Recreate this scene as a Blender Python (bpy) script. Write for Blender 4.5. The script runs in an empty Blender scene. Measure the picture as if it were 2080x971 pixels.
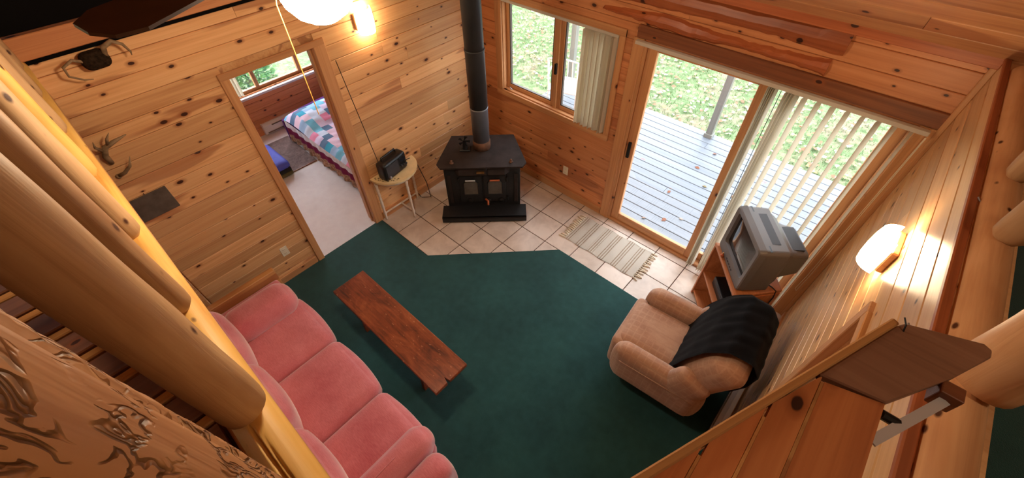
import bpy, bmesh, math, random
from mathutils import Matrix, Vector
random.seed(7)
scene = bpy.context.scene
COL = scene.collection
PI = math.pi
# ------------------------------------------------------------------ camera
cam = bpy.data.cameras.new('camera'); cam.sensor_width = 36.0; cam.lens = 857.476 / 2080 * 36; cam.clip_start = 0.02
camo = bpy.data.objects.new('camera', cam); COL.objects.link(camo); scene.camera = camo
Rr = (0.74309478, 0.66905452, -0.01327426); Rd = (0.49031976, -0.55786572, -0.66960613); Rf = (-0.45540827, 0.49107219, -0.74259775)
camo.matrix_world = Matrix(((Rr[0], -Rd[0], -Rf[0], 3.5276), (Rr[1], -Rd[1], -Rf[1], -3.32879), (Rr[2], -Rd[2], -Rf[2], 3.52784), (0, 0, 0, 1)))
# ------------------------------------------------------------------ world, exposure
w = bpy.data.worlds.new('overcast_sky'); scene.world = w; w.use_nodes = True
bg = w.node_tree.nodes['Background']; bg.inputs[0].default_value = (0.88, 0.94, 1.0, 1); bg.inputs[1].default_value = 4.2
vs = scene.view_settings; vs.view_transform = 'Standard'; vs.look = 'None'; vs.exposure = 0.8; vs.gamma = 1.0; vs.use_curve_mapping = False
LOFT_E = 26.0; GLOBE_E = 66.0; SCONCE_E = 24.0
# ------------------------------------------------------------------ material helpers
def lin(r, g, b):
    f = lambda c: c / 12.92 if c <= 0.04045 else ((c + 0.055) / 1.055) ** 2.4
    return (f(r / 255), f(g / 255), f(b / 255), 1)
class NT:
    def __init__(s, name):
        s.m = bpy.data.materials.new(name); s.m.use_nodes = True; s.t = s.m.node_tree; s.n = s.t.nodes
        s.b = s.n['Principled BSDF']
    def new(s, k, **kw):
        n = s.n.new(k)
        for a, v in kw.items(): setattr(n, a, v)
        return n
    def ln(s, a, b): s.t.links.new(a, b)
    def math(s, op, a, b=None, clamp=False):
        n = s.new('ShaderNodeMath', operation=op); n.use_clamp = clamp
        for i, v in enumerate((a, b)):
            if v is None: continue
            if isinstance(v, (int, float)): n.inputs[i].default_value = v
            else: s.ln(v, n.inputs[i])
        return n.outputs[0]
    def mix(s, f, a, b, mode='MIX'):
        n = s.new('ShaderNodeMix', data_type='RGBA', blend_type=mode)
        for i, v in ((0, f), (6, a), (7, b)):
            if isinstance(v, (int, float)): n.inputs[i].default_value = v
            elif isinstance(v, tuple): n.inputs[i].default_value = v
            else: s.ln(v, n.inputs[i])
        return n.outputs[2]
    def ramp(s, f, *stops):
        n = s.new('ShaderNodeValToRGB'); e = n.color_ramp.elements
        while len(e) < len(stops): e.new(0.5)
        for i, (p, c) in enumerate(stops):
            e[i].position = p; e[i].color = c if isinstance(c, tuple) else (c, c, c, 1)
        s.ln(f, n.inputs[0]); return n.outputs[0]
    def coords(s, scale=(1, 1, 1), rnd=True, kind='Object'):
        tc = s.new('ShaderNodeTexCoord'); v = tc.outputs[kind]
        if rnd:
            oi = s.new('ShaderNodeObjectInfo'); m = s.new('ShaderNodeVectorMath', operation='MULTIPLY'); m.inputs[1].default_value = (37.3, 11.7, 53.1)
            c = s.new('ShaderNodeCombineXYZ')
            for i in range(3): s.ln(oi.outputs['Random'], c.inputs[i])
            s.ln(c.outputs[0], m.inputs[0]); a = s.new('ShaderNodeVectorMath', operation='ADD'); s.ln(v, a.inputs[0]); s.ln(m.outputs[0], a.inputs[1]); v = a.outputs[0]
            s.rand = oi.outputs['Random']
        mp = s.new('ShaderNodeVectorMath', operation='MULTIPLY'); mp.inputs[1].default_value = scale; s.ln(v, mp.inputs[0])
        s.raw = v
        return mp.outputs[0]
    def scl(s, v, scale):
        mp = s.new('ShaderNodeVectorMath', operation='MULTIPLY'); mp.inputs[1].default_value = scale; s.ln(v, mp.inputs[0]); return mp.outputs[0]
    def noise(s, v, scale=1.0, detail=3.0, rough=0.55, dist=0.0):
        n = s.new('ShaderNodeTexNoise'); n.inputs['Scale'].default_value = scale; n.inputs['Detail'].default_value = detail
        n.inputs['Roughness'].default_value = rough; n.inputs['Distortion'].default_value = dist; s.ln(v, n.inputs['Vector']); return n.outputs[0]
    def bump(s, h, strength=0.3, dist=0.01):
        n = s.new('ShaderNodeBump'); n.inputs['Strength'].default_value = strength; n.inputs['Distance'].default_value = dist
        s.ln(h, n.inputs['Height']); s.ln(n.outputs[0], s.b.inputs['Normal'])
    def color(s, c):
        if isinstance(c, tuple): s.b.inputs['Base Color'].default_value = c
        else: s.ln(c, s.b.inputs['Base Color'])
        return s
    def rough(s, r, spec=0.5):
        s.b.inputs['Roughness'].default_value = r; s.b.inputs['Specular IOR Level'].default_value = spec; return s
def plain(name, c, r=0.6, spec=0.4, metal=0.0, var=0.0, vs=20.0, bump=0.0):
    k = NT(name); k.rough(r, spec); k.b.inputs['Metallic'].default_value = metal
    if var or bump:
        v = k.coords((1, 1, 1)); n = k.noise(v, vs, 4)
        lo = tuple(x * (1 - var) for x in c[:3]) + (1,); hi = tuple(min(1, x * (1 + var)) for x in c[:3]) + (1,)
        k.color(k.ramp(n, (0.3, lo), (0.7, hi)))
        if bump: k.bump(n, bump, 0.01)
    else: k.color(c)
    return k.m
def pine(name, light, mid, dark, knot=lin(62, 28, 16), rough=0.42, streak=0.6, knots=0.85, bandz=9.0, knot_scale=1.0, tone=0.16):
    """planks run along local X, board face spans local Z"""
    k = NT(name); v = k.coords((1, 1, 1)); raw = v
    warp = k.noise(k.scl(raw, (1.2, 3, 5)), 1.0, 2)
    g1 = k.noise(k.scl(raw, (1.3, 55, 55)), 1.0, 4, 0.6, 0.4)
    g2 = k.noise(k.scl(raw, (0.55, bandz, bandz)), 1.0, 2, 0.5, 1.2)
    base = k.ramp(k.math('ADD', k.math('MULTIPLY', g1, 0.55), k.math('MULTIPLY', g2, 0.45)), (0.26, dark), (0.5, mid), (0.76, light))
    # heartwood streaks on some boards
    st = k.noise(k.scl(raw, (0.4, 4.2, 4.2)), 1.0, 2, 0.45, 0.8)
    sm = k.ramp(st, (0.60, 0.0), (0.63, 1.0))
    base = k.mix(k.math('MULTIPLY', sm, streak), base, lin(150, 84, 50))
    # knots
    vr = k.new('ShaderNodeTexVoronoi', feature='F1', voronoi_dimensions='2D'); vr.inputs['Scale'].default_value = 1.0; vr.inputs['Randomness'].default_value = 0.9
    sx = k.new('ShaderNodeSeparateXYZ'); k.ln(raw, sx.inputs[0]); cb = k.new('ShaderNodeCombineXYZ')
    k.ln(k.math('MULTIPLY', sx.outputs[0], 4.2 * knot_scale), cb.inputs[0]); k.ln(k.math('MULTIPLY', k.math('ADD', sx.outputs[2], sx.outputs[1]), 7.4 * knot_scale), cb.inputs[1])
    wv = k.new('ShaderNodeVectorMath', operation='ADD'); k.ln(cb.outputs[0], wv.inputs[0])
    wz = k.new('ShaderNodeCombineXYZ'); k.ln(k.math('MULTIPLY', k.noise(k.scl(raw, (30, 30, 30)), 1.0, 2), 0.05), wz.inputs[1]); k.ln(wz.outputs[0], wv.inputs[1]); k.ln(wv.outputs[0], vr.inputs['Vector'])
    pick = k.new('ShaderNodeSeparateColor'); k.ln(vr.outputs['Color'], pick.inputs[0])
    sel = k.math('GREATER_THAN', pick.outputs[0], 1.0 - 0.62 * knots)
    size = k.math('ADD', k.math('MULTIPLY', pick.outputs[1], 0.075), 0.035)
    rr = k.math('DIVIDE', vr.outputs['Distance'], size)
    core = k.math('MULTIPLY', k.ramp(rr, (0.75, 1.0), (1.0, 0.0)), sel)
    halo = k.math('MULTIPLY', k.ramp(k.math('MULTIPLY', rr, 0.4), (0.3, 0.75), (0.85, 0.0)), sel)
    base = k.mix(halo, base, lin(150, 82, 42)); base = k.mix(core, base, knot)
    br = k.math('ADD', k.math('MULTIPLY', k.math('SUBTRACT', k.rand, 0.5), tone * 2), 1.0)
    cc = k.new('ShaderNodeCombineColor'); [k.ln(br, cc.inputs[i]) for i in range(3)]
    base = k.mix(1.0, base, cc.outputs[0], 'MULTIPLY')
    k.color(base); k.rough(rough, 0.45); k.bump(g1, 0.12, 0.004)
    return k.m
def logwood(name, light, mid, dark, rough=0.5, bump=0.45, carve=False):
    """logs run along local Z"""
    k = NT(name); raw = k.coords((1, 1, 1))
    g = k.noise(k.scl(raw, (28, 28, 1.6)), 1.0, 4, 0.6, 0.6); g2 = k.noise(k.scl(raw, (5, 5, 2.2)), 1.0, 3)
    base = k.ramp(k.math('ADD', k.math('MULTIPLY', g, 0.45), k.math('MULTIPLY', g2, 0.55)), (0.32, dark), (0.5, mid), (0.68, light))
    vr = k.new('ShaderNodeTexVoronoi', feature='F1'); vr.inputs['Scale'].default_value = 1.0; k.ln(k.scl(raw, (20, 20, 11)), vr.inputs['Vector'])
    pick = k.new('ShaderNodeSeparateColor'); k.ln(vr.outputs['Color'], pick.inputs[0])
    sel = k.math('GREATER_THAN', pick.outputs[0], 0.55)
    core = k.math('MULTIPLY', k.ramp(vr.outputs['Distance'], (0.10, 1.0), (0.19, 0.0)), sel)
    base = k.mix(core, base, lin(78, 40, 20)); h = g
    if carve:
        c = k.noise(k.scl(raw, (62, 62, 26)), 1.0, 2, 0.5, 0.8); rid = k.math('ABSOLUTE', k.math('SUBTRACT', c, 0.5))
        gr = k.ramp(rid, (0.0, 1.0), (0.05, 0.0)); msk = k.ramp(k.noise(k.scl(raw, (16, 16, 12)), 1.0, 2), (0.40, 0.0), (0.48, 1.0)); gm = k.math('MULTIPLY', gr, msk)
        base = k.mix(k.math('MULTIPLY', gm, 0.6), base, lin(140, 84, 50)); h = k.math('SUBTRACT', k.math('MULTIPLY', g, 0.4), gm)
    k.color(base); k.rough(rough, 0.4); k.bump(h, bump, 0.008 if carve else 0.004)
    return k.m
def emit(name, c, e):
    k = NT(name); k.color((0.9, 0.88, 0.82, 1)); k.b.inputs['Emission Color'].default_value = c; k.b.inputs['Emission Strength'].default_value = e; k.rough(0.3); return k.m
def glassmat(name='window_glass', tint=(1, 1, 1, 1)):
    k = NT(name); k.n.remove(k.b); tr = k.new('ShaderNodeBsdfTransparent'); tr.inputs[0].default_value = tint
    gl = k.new('ShaderNodeBsdfGlossy'); gl.inputs['Roughness'].default_value = 0.02; mx = k.new('ShaderNodeMixShader'); mx.inputs[0].default_value = 0.05
    k.ln(tr.outputs[0], mx.inputs[1]); k.ln(gl.outputs[0], mx.inputs[2]); k.ln(mx.outputs[0], k.n['Material Output'].inputs[0]); return k.m
M = {}
M['pineA'] = pine('knotty_pine_wall', lin(236, 190, 140), lin(222, 168, 116), lin(194, 132, 84), tone=0.2)
M['pineB'] = pine('knotty_pine_orange', lin(222, 156, 108), lin(206, 136, 88), lin(176, 104, 62), knots=1.0)
M['pineC'] = pine('knotty_pine_pale', lin(236, 196, 150), lin(222, 176, 126), lin(196, 142, 94), streak=0.3, knots=0.55, rough=0.30)
M['pineCeil'] = pine('knotty_pine_ceiling', lin(226, 170, 120), lin(208, 148, 100), lin(180, 114, 72), knots=0.7, bandz=7, tone=0.2)
M['trim'] = pine('pine_trim', lin(216, 164, 118), lin(202, 146, 98), lin(176, 116, 74), knots=0.35, streak=0.2, tone=0.08)
M['trimdark'] = pine('dark_trim', lin(150, 96, 62), lin(128, 76, 48), lin(98, 54, 34), knots=0.4, streak=0.3)
M['slab'] = pine('slab_wood', lin(196, 116, 70), lin(172, 94, 54), lin(136, 68, 38), knots=0.6, streak=0.5)
M['bench'] = pine('bench_wood', lin(170, 84, 42), lin(146, 66, 30), lin(104, 42, 20), knots=0.25, streak=0.4, rough=0.28, bandz=16, knot=lin(60, 26, 14))
k_ = NT('worn_bench_wood'); r_ = k_.coords((1, 1, 1)); g_ = k_.noise(k_.scl(r_, (3, 60, 60)), 1.0, 3); b_ = k_.noise(k_.scl(r_, (4, 9, 9)), 1.0, 5, 0.65, 0.8); c_ = k_.ramp(k_.math('ADD', k_.math('MULTIPLY', g_, 0.35), k_.math('MULTIPLY', b_, 0.65)), (0.33, lin(74, 36, 24)), (0.5, lin(132, 66, 38)), (0.66, lin(164, 90, 54)))
sp_ = k_.ramp(k_.noise(k_.scl(r_, (26, 60, 60)), 1.0, 1), (0.70, 0.0), (0.73, 1.0)); c_ = k_.mix(k_.math('MULTIPLY', sp_, 0.6), c_, lin(196, 140, 104)); k_.color(c_); k_.rough(0.33, 0.5); k_.bump(g_, 0.15, 0.004); M['bench'] = k_.m
M['stand'] = pine('tv_stand_wood', lin(206, 138, 90), lin(188, 118, 74), lin(158, 92, 56), knots=0.25, streak=0.25, tone=0.05)
M['panel'] = pine('shelf_pine', lin(220, 146, 90), lin(204, 126, 74), lin(172, 98, 56), knots=0.5, streak=0.3)
M['shelf'] = pine('brown_shelf_wood', lin(150, 110, 88), lin(134, 95, 74), lin(112, 77, 58), knots=0.35, streak=0.2, tone=0.03)
M['loftplank'] = pine('loft_plank', lin(146, 98, 70), lin(124, 80, 56), lin(94, 56, 38), knots=0.3, streak=0.5)
M['batten'] = pine('pale_batten', lin(214, 160, 102), lin(198, 142, 86), lin(170, 112, 64), knots=0.2)
M['logy'] = logwood('peeled_log_yellow', lin(240, 196, 116), lin(228, 176, 92), lin(200, 140, 66))
M['logt'] = logwood('peeled_log_tan', lin(212, 172, 128), lin(186, 144, 102), lin(150, 106, 70))
M['logr'] = logwood('peeled_log_red', lin(232, 184, 138), lin(216, 162, 114), lin(188, 128, 84))
M['logc'] = logwood('carved_log', lin(226, 176, 124), lin(208, 152, 102), lin(178, 120, 76), bump=1.0, carve=True)
def carpet(name, a, b, sc=260.0):
    k = NT(name); v = k.coords((1, 1, 1), rnd=False); n = k.noise(v, sc, 3, 0.7); n2 = k.noise(v, 2.2, 4); n3 = k.noise(v, 14, 3)
    f = k.math('ADD', k.math('MULTIPLY', n, 0.35), k.math('ADD', k.math('MULTIPLY', n2, 0.4), k.math('MULTIPLY', n3, 0.25)))
    k.color(k.ramp(f, (0.36, a), (0.64, b))); k.rough(0.95, 0.1); k.b.inputs['Sheen Weight'].default_value = 0.25; k.bump(n, 0.6, 0.006); return k.m
M['carpet'] = carpet('green_carpet', lin(28, 62, 62), lin(42, 86, 84))
M['carpetw'] = carpet('white_carpet', lin(226, 218, 222), lin(240, 236, 238))
M['mat'] = carpet('brown_mat', lin(84, 66, 66), lin(150, 128, 124), 45)
def tilemat():
    k = NT('ceramic_tile'); v = k.coords((1, 1, 1)); n = k.noise(v, 5, 5, 0.6, 0.5); n2 = k.noise(v, 60, 3)
    c = k.ramp(n, (0.3, lin(196, 178, 164)), (0.6, lin(220, 204, 190))); br = k.math('ADD', k.math('MULTIPLY', k.rand, 0.12), 0.92)
    cc = k.new('ShaderNodeCombineColor'); [k.ln(br, cc.inputs[i]) for i in range(3)]
    k.color(k.mix(1.0, c, cc.outputs[0], 'MULTIPLY')); k.rough(0.35, 0.45); k.bump(n2, 0.05, 0.002); return k.m
M['tile'] = tilemat(); M['grout'] = plain('grout', lin(92, 68, 56), 0.9, 0.1, var=0.15)
def fabric(name, a, b, sc=(220, 220, 220), plaid=None, blot=6, sheen=0.3, bump=0.25):
    k = NT(name); v = k.coords((1, 1, 1)); n = k.noise(k.scl(v, sc), 1.0, 2); n2 = k.noise(v, blot, 4)
    c = k.ramp(k.math('ADD', k.math('MULTIPLY', n, 0.4), k.math('MULTIPLY', n2, 0.6)), (0.34, a), (0.66, b))
    if plaid:
        sx = k.new('ShaderNodeSeparateXYZ'); k.ln(v, sx.inputs[0]); tot = None
        for o in (0, 1, 2):
            s_ = k.math('SINE', k.math('ADD', k.math('MULTIPLY', sx.outputs[o], 120.0), k.math('MULTIPLY', n2, 2.0)))
            ln_ = k.ramp(k.math('ADD', k.math('MULTIPLY', s_, 0.5), 0.5), (0.86, 0.0), (0.97, 1.0)); tot = ln_ if tot is None else k.math('MAXIMUM', tot, ln_)
        st = k.noise(k.scl(v, (7, 60, 60)), 1.0, 2)
        c = k.mix(k.math('MULTIPLY', k.math('MULTIPLY', tot, n2), 0.5), c, plaid); c = k.mix(k.math('MULTIPLY', k.ramp(st, (0.5, 0.0), (0.7, 1.0)), 0.35), c, a)
    k.color(c); k.rough(0.9, 0.15); k.b.inputs['Sheen Weight'].default_value = sheen; k.bump(n, bump, 0.003); return k.m
M['pink'] = fabric('pink_velour', lin(190, 92, 98), lin(222, 134, 138), (30, 260, 260), sheen=0.9, blot=4)
M['tan'] = fabric('tan_tweed', lin(166, 124, 102), lin(196, 156, 130), plaid=lin(214, 180, 152))
M['black_cloth'] = fabric('black_throw', lin(14, 14, 18), lin(28, 28, 32), sheen=0.1, blot=10)
M['iron'] = plain('black_iron', lin(26, 25, 26), 0.55, 0.4, var=0.3, vs=30, bump=0.08)
M['irontop'] = plain('stove_top_iron', lin(46, 37, 34), 0.7, 0.2, var=0.3, vs=9, bump=0.05)
M['pipe'] = plain('stove_pipe_steel', lin(58, 58, 60), 0.5, 0.4, 0.3, var=0.15, vs=6)
M['pipel'] = plain('stove_pipe_grey', lin(120, 122, 130), 0.45, 0.5, 0.4, var=0.12, vs=8)
M['rust'] = plain('rusty_collar', lin(116, 84, 66), 0.7, 0.3, 0.2, var=0.45, vs=14)
M['brass'] = plain('brass', lin(176, 130, 80), 0.35, 0.5, 0.9); M['copper'] = plain('copper_handle', lin(190, 98, 56), 0.5, 0.5, 0.3)
M['stoveglass'] = plain('sooty_stove_glass', lin(70, 64, 54), 0.25, 0.6, var=0.3, vs=18)
M['metal'] = plain('light_metal', lin(176, 176, 180), 0.4, 0.5, 0.7); M['darkmetal'] = plain('dark_metal', lin(38, 36, 36), 0.4, 0.5, 0.6)
M['strap'] = plain('galvanised_strap', lin(206, 206, 210), 0.45, 0.5, 0.2); M['cream'] = plain('cream_paint', lin(232, 206, 156), 0.45, 0.4, var=0.06); M['creamleg'] = plain('whitewashed_leg', lin(222, 206, 190), 0.5, 0.4, var=0.1, vs=40)
M['decal'] = plain('painted_flowers', lin(112, 92, 62), 0.6, 0.3)
M['radio'] = plain('radio_black_plastic', lin(20, 20, 22), 0.35, 0.5); M['knob'] = plain('radio_silver_knob', lin(170, 170, 176), 0.3, 0.5, 0.7)
M['tv'] = plain('tv_grey_plastic', lin(104, 100, 100), 0.45, 0.5, var=0.04, vs=200); M['tvd'] = plain('tv_dark_plastic', lin(56, 56, 62), 0.5, 0.4)
k_ = NT('tv_screen'); k_.color(lin(34, 36, 42)); k_.rough(0.08, 0.8); M['screen'] = k_.m
M['white'] = plain('white_enamel', lin(232, 230, 226), 0.4, 0.4); M['ivory'] = plain('ivory_plastic', lin(226, 214, 190), 0.4, 0.4); M['ivoryd'] = plain('ivory_dark', lin(120, 108, 92), 0.5)
k_ = NT('blind_vinyl'); k_.color(lin(236, 230, 218)); k_.rough(0.5, 0.3); k_.b.inputs['Subsurface Weight'].default_value = 0.0
tl = k_.new('ShaderNodeBsdfTranslucent'); tl.inputs[0].default_value = lin(236, 230, 216); mx_ = k_.new('ShaderNodeMixShader'); mx_.inputs[0].default_value = 0.5
k_.ln(k_.b.outputs[0], mx_.inputs[1]); k_.ln(tl.outputs[0], mx_.inputs[2]); k_.ln(mx_.outputs[0], k_.n['Material Output'].inputs[0]); M['blind'] = k_.m
M['glass'] = glassmat(); M['sash'] = plain('sash_seal', lin(92, 84, 78), 0.5)
M['sill'] = plain('white_sill', lin(226, 224, 228), 0.5)
M['deck'] = pine('weathered_deck', lin(116, 121, 128), lin(105, 111, 119), lin(90, 96, 105), knots=0.15, streak=0.0, knot=lin(84, 92, 106), tone=0.08)
M['post'] = pine('weathered_post', lin(136, 136, 130), lin(122, 122, 116), lin(100, 100, 95), knots=0.2, streak=0.0, knot=lin(90, 86, 84))
M['dark'] = plain('painted_shadow_black', lin(16, 14, 14), 0.95, 0.05); M['blade'] = plain('fan_blade_brown', lin(74, 46, 30), 0.5, 0.4, var=0.2, vs=12)  # the near-black one is painted shade for the loft panel and wall gap
M['globe'] = emit('fan_globe_glass', lin(255, 232, 198), GLOBE_E); M['sconce'] = emit('sconce_frosted_glass', lin(255, 226, 180), SCONCE_E)
M['chain'] = plain('pull_chain', lin(226, 168, 84), 0.4, 0.5, 0.3); M['antler'] = plain('antler_bone', lin(138, 112, 84), 0.6, 0.3, var=0.35, vs=25); M['fur'] = plain('dark_fur', lin(44, 32, 22), 0.95, 0.1, var=0.5, vs=60, bump=0.6)
M['slate'] = plain('slate_plaque', lin(92, 80, 72), 0.6, 0.3, var=0.25, vs=14, bump=0.1); M['bluebag'] = plain('blue_nylon', lin(78, 86, 190), 0.6, 0.3, var=0.08); M['bagdark'] = plain('dark_lining', lin(30, 30, 34), 0.9); M['olive'] = plain('olive_cloth', lin(92, 84, 52), 0.9)
M['plum'] = plain('plum_sheet', lin(96, 50, 110), 0.9, 0.1, var=0.12); M['skirtdark'] = plain('bed_base_cloth', lin(48, 40, 36), 0.95)
# ------------------------------------------------------------------ mesh helpers
def tag(o, label=None, cat=None, group=None, kind=None):
    for a, v in (('label', label), ('category', cat), ('group', group), ('kind', kind)):
        if v: o[a] = v
    return o
def mesh_obj(name, bm, mat, parent=None, loc=(0, 0, 0), rot=(0, 0, 0), smooth=False):
    me = bpy.data.meshes.new(name); bmesh.ops.recalc_face_normals(bm, faces=bm.faces[:]); bm.to_mesh(me); bm.free()
    if mat: me.materials.append(mat)
    if smooth: me.polygons.foreach_set('use_smooth', [True] * len(me.polygons))
    return inst(name, me, parent, loc, rot)
def inst(name, me, parent=None, loc=(0, 0, 0), rot=(0, 0, 0)):
    o = bpy.data.objects.new(name, me); COL.objects.link(o); o.location = loc; o.rotation_euler = rot; o.parent = parent; return o
def empty(name, loc, rz=0, label=None, cat=None, group=None):
    o = bpy.data.objects.new(name, None); COL.objects.link(o); o.location = loc; o.rotation_euler = (0, 0, rz); o.empty_display_size = 0.1; return tag(o, label, cat, group)
def NB(): return bmesh.new()
def box(bm, x0, x1, y0, y1, z0, z1):
    v = [bm.verts.new(p) for p in ((x0, y0, z0), (x1, y0, z0), (x1, y1, z0), (x0, y1, z0), (x0, y0, z1), (x1, y0, z1), (x1, y1, z1), (x0, y1, z1))]
    for f in ((0, 3, 2, 1), (4, 5, 6, 7), (0, 1, 5, 4), (1, 2, 6, 5), (2, 3, 7, 6), (3, 0, 4, 7)): bm.faces.new([v[i] for i in f])
    return bm
def bevel(bm, w=0.005, seg=2):
    bmesh.ops.bevel(bm, geom=bm.edges[:], offset=w, segments=seg, affect='EDGES', profile=0.5); return bm
def prism(bm, poly, h0, h1, axis='z'):
    def P(a, b, h): return {'z': (a, b, h), 'x': (h, a, b), 'y': (a, h, b)}[axis]
    lo = [bm.verts.new(P(a, b, h0)) for a, b in poly]; hi = [bm.verts.new(P(a, b, h1)) for a, b in poly]; n = len(poly)
    bm.faces.new(lo[::-1]); bm.faces.new(hi)
    for i in range(n): bm.faces.new((lo[i], lo[(i + 1) % n], hi[(i + 1) % n], hi[i]))
    return bm
def tube(bm, pts, rad, n=10, cap=True):
    pts = [Vector(p) for p in pts]; rings = []; up = None
    for i, p in enumerate(pts):
        d = (pts[min(i + 1, len(pts) - 1)] - pts[max(i - 1, 0)]).normalized()
        if up is None: up = Vector((0, 0, 1)) if abs(d.z) < 0.9 else Vector((1, 0, 0))
        s = d.cross(up).normalized(); t = s.cross(d).normalized(); up = t
        r = rad[i] if isinstance(rad, (list, tuple)) else rad
        rings.append([bm.verts.new(p + (s * math.cos(2 * PI * j / n) + t * math.sin(2 * PI * j / n)) * r) for j in range(n)])
    for a, b in zip(rings, rings[1:]):
        for j in range(n): bm.faces.new((a[j], a[(j + 1) % n], b[(j + 1) % n], b[j]))
    if cap: bm.faces.new(rings[0][::-1]); bm.faces.new(rings[-1])
    return bm
def lathe(bm, prof, n=24, a0=0.0, a1=2 * PI, c=(0, 0)):
    full = abs(a1 - a0 - 2 * PI) < 1e-6; m = n if full else n + 1; rings = []
    for r, z in prof: rings.append([bm.verts.new((c[0] + max(r, 1e-4) * math.cos(a0 + (a1 - a0) * j / n), c[1] + max(r, 1e-4) * math.sin(a0 + (a1 - a0) * j / n), z)) for j in range(m)])
    for a, b in zip(rings, rings[1:]):
        for j in range(n): bm.faces.new((a[j], a[(j + 1) % m], b[(j + 1) % m], b[j]))
    if full: bm.faces.new(rings[0][::-1]); bm.faces.new(rings[-1])
    return bm
def rbox(bm, c, h, r, n=10, puff=(0, 0, 0), fn=None):
    """rounded soft box: centre c, half sizes h, corner radius r; puff bulges each axis"""
    g = {}
    def vert(p):
        key = tuple(round(q, 5) for q in p)
        if key in g: return g[key]
        P = [p[i] * h[i] for i in range(3)]; inn = [max(-(h[i] - r), min(h[i] - r, P[i])) for i in range(3)]
        d = Vector([P[i] - inn[i] for i in range(3)])
        if d.length > 1e-9: d = d.normalized() * r * (1 if True else 0)
        q = Vector(inn) + d
        for i in range(3):
            a, b = [(p[j]) for j in range(3) if j != i]
            q[i] += puff[i] * (1 - a * a) * (1 - b * b) * (1 if p[i] > 0 else -1) * (abs(p[i]) ** 2)
        if fn: q = fn(q, p)
        g[key] = bm.verts.new(Vector(c) + Vector(q)); return g[key]
    t = []
    for i in range(n + 1):
        s = -1 + 2 * i / n; t.append(math.copysign(1 - (1 - abs(s)) ** 1.6, s))
    for ax in range(3):
        for sg in (-1, 1):
            for i in range(n):
                for j in range(n):
                    q = []
                    for a, b in ((i, j), (i + 1, j), (i + 1, j + 1), (i, j + 1)):
                        p = [0, 0, 0]; p[ax] = sg; p[(ax + 1) % 3] = t[a]; p[(ax + 2) % 3] = t[b]; q.append(vert(p))
                    if sg < 0: q = q[::-1]
                    if len(set(q)) == 4:
                        try: bm.faces.new(q)
                        except ValueError: pass
    return bm
PM = {}
def plank_mesh(L, T, W, mat, ch=0.004):
    key = (round(L, 3), round(T, 4), round(W, 4), mat.name)
    if key in PM: return PM[key]
    bm = NB(); hw = W / 2; prism(bm, [(T, -hw), (ch, -hw), (0, -hw + ch), (0, hw - ch), (ch, hw), (T, hw)], -L / 2, L / 2, 'x')
    me = bpy.data.meshes.new('plank'); bmesh.ops.recalc_face_normals(bm, faces=bm.faces[:]); bm.to_mesh(me); bm.free(); me.materials.append(mat); PM[key] = me; return me
def plank(parent, L, T, W, mat, loc, rot, name='plank'): return inst(name, plank_mesh(L, T, W, mat), parent, loc, rot)
# plank local: X length, face at local y=0 looking to -Y, thickness to +Y, Z width
ROT = {'A': (0, 0, PI / 2), 'B': (0, 0, 0), 'C': (0, 0, -PI / 2)}
def struct(name, bm, mat, parent=None, **k):
    o = mesh_obj(name, bm, mat, parent, **k)
    if parent is None: o['kind'] = 'structure'
    return o
def bx(name, dims, mat, parent=None, bev=0.0, **k):
    bm = box(NB(), *dims)
    if bev: bevel(bm, bev)
    return mesh_obj(name, bm, mat, parent, **k)
def sbox(name, dims, mat, parent=None, bev=0.0):
    o = bx(name, dims, mat, parent, bev)
    if parent is None: o['kind'] = 'structure'
    return o
def wood(name, dims, mat, parent=None, bev=0.004, axis='x', struct_=False):
    """box whose grain runs along its long axis (axis) - geometry local X = grain"""
    x0, x1, y0, y1, z0, z1 = dims; c = ((x0 + x1) / 2, (y0 + y1) / 2, (z0 + z1) / 2); d = (x1 - x0, y1 - y0, z1 - z0)
    if axis == 'x': L, T, W, rot = d[0], d[1], d[2], (0, 0, 0)
    elif axis == 'y': L, T, W, rot = d[1], d[0], d[2], (0, 0, PI / 2)
    else: L, T, W, rot = d[2], d[1], d[0], (0, -PI / 2, 0)
    bm = box(NB(), -L / 2, L / 2, -T / 2, T / 2, -W / 2, W / 2)
    if bev: bevel(bm, min(bev, min(L, T, W) * 0.3), 1)
    o = mesh_obj(name, bm, mat, parent, c, rot)
    if parent is None and struct_: o['kind'] = 'structure'
    return o
# ================================================================== STRUCTURE
PITCH = 0.1265; Z0 = 2.396; XC = 3.98; WT = 0.14
rows = [Z0 - PITCH * i for i in range(-2, 20)]      # upper edges, going down
def clad(parent, wall, spans, zlo, zhi, mat, joint=None):
    """horizontal tongue and groove planks; spans(z)-> list of (a,b) along the wall"""
    for e in rows:
        hi = min(e, zhi); lo = max(e - PITCH, zlo)
        if hi - lo < 0.02: continue
        zc = (hi + lo) / 2; wd = hi - lo - 0.0025
        for a, b in spans(lo, hi):
            cuts = [a, b]
            if joint and b - a > 1.4 and random.random() < joint: cuts = [a, a + (b - a) * random.uniform(0.3, 0.7), b]
            for p, q in zip(cuts, cuts[1:]):
                L = q - p - 0.002; m = (p + q) / 2
                loc = {'A': (0.0, m, zc), 'B': (m, 0.0, zc), 'C': (XC, m, zc)}[wall]
                plank(parent, L, 0.018, wd, mat, loc, ROT[wall])
DY0, DY1, DZ = -2.545, -1.865, 2.045        # bedroom doorway
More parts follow.
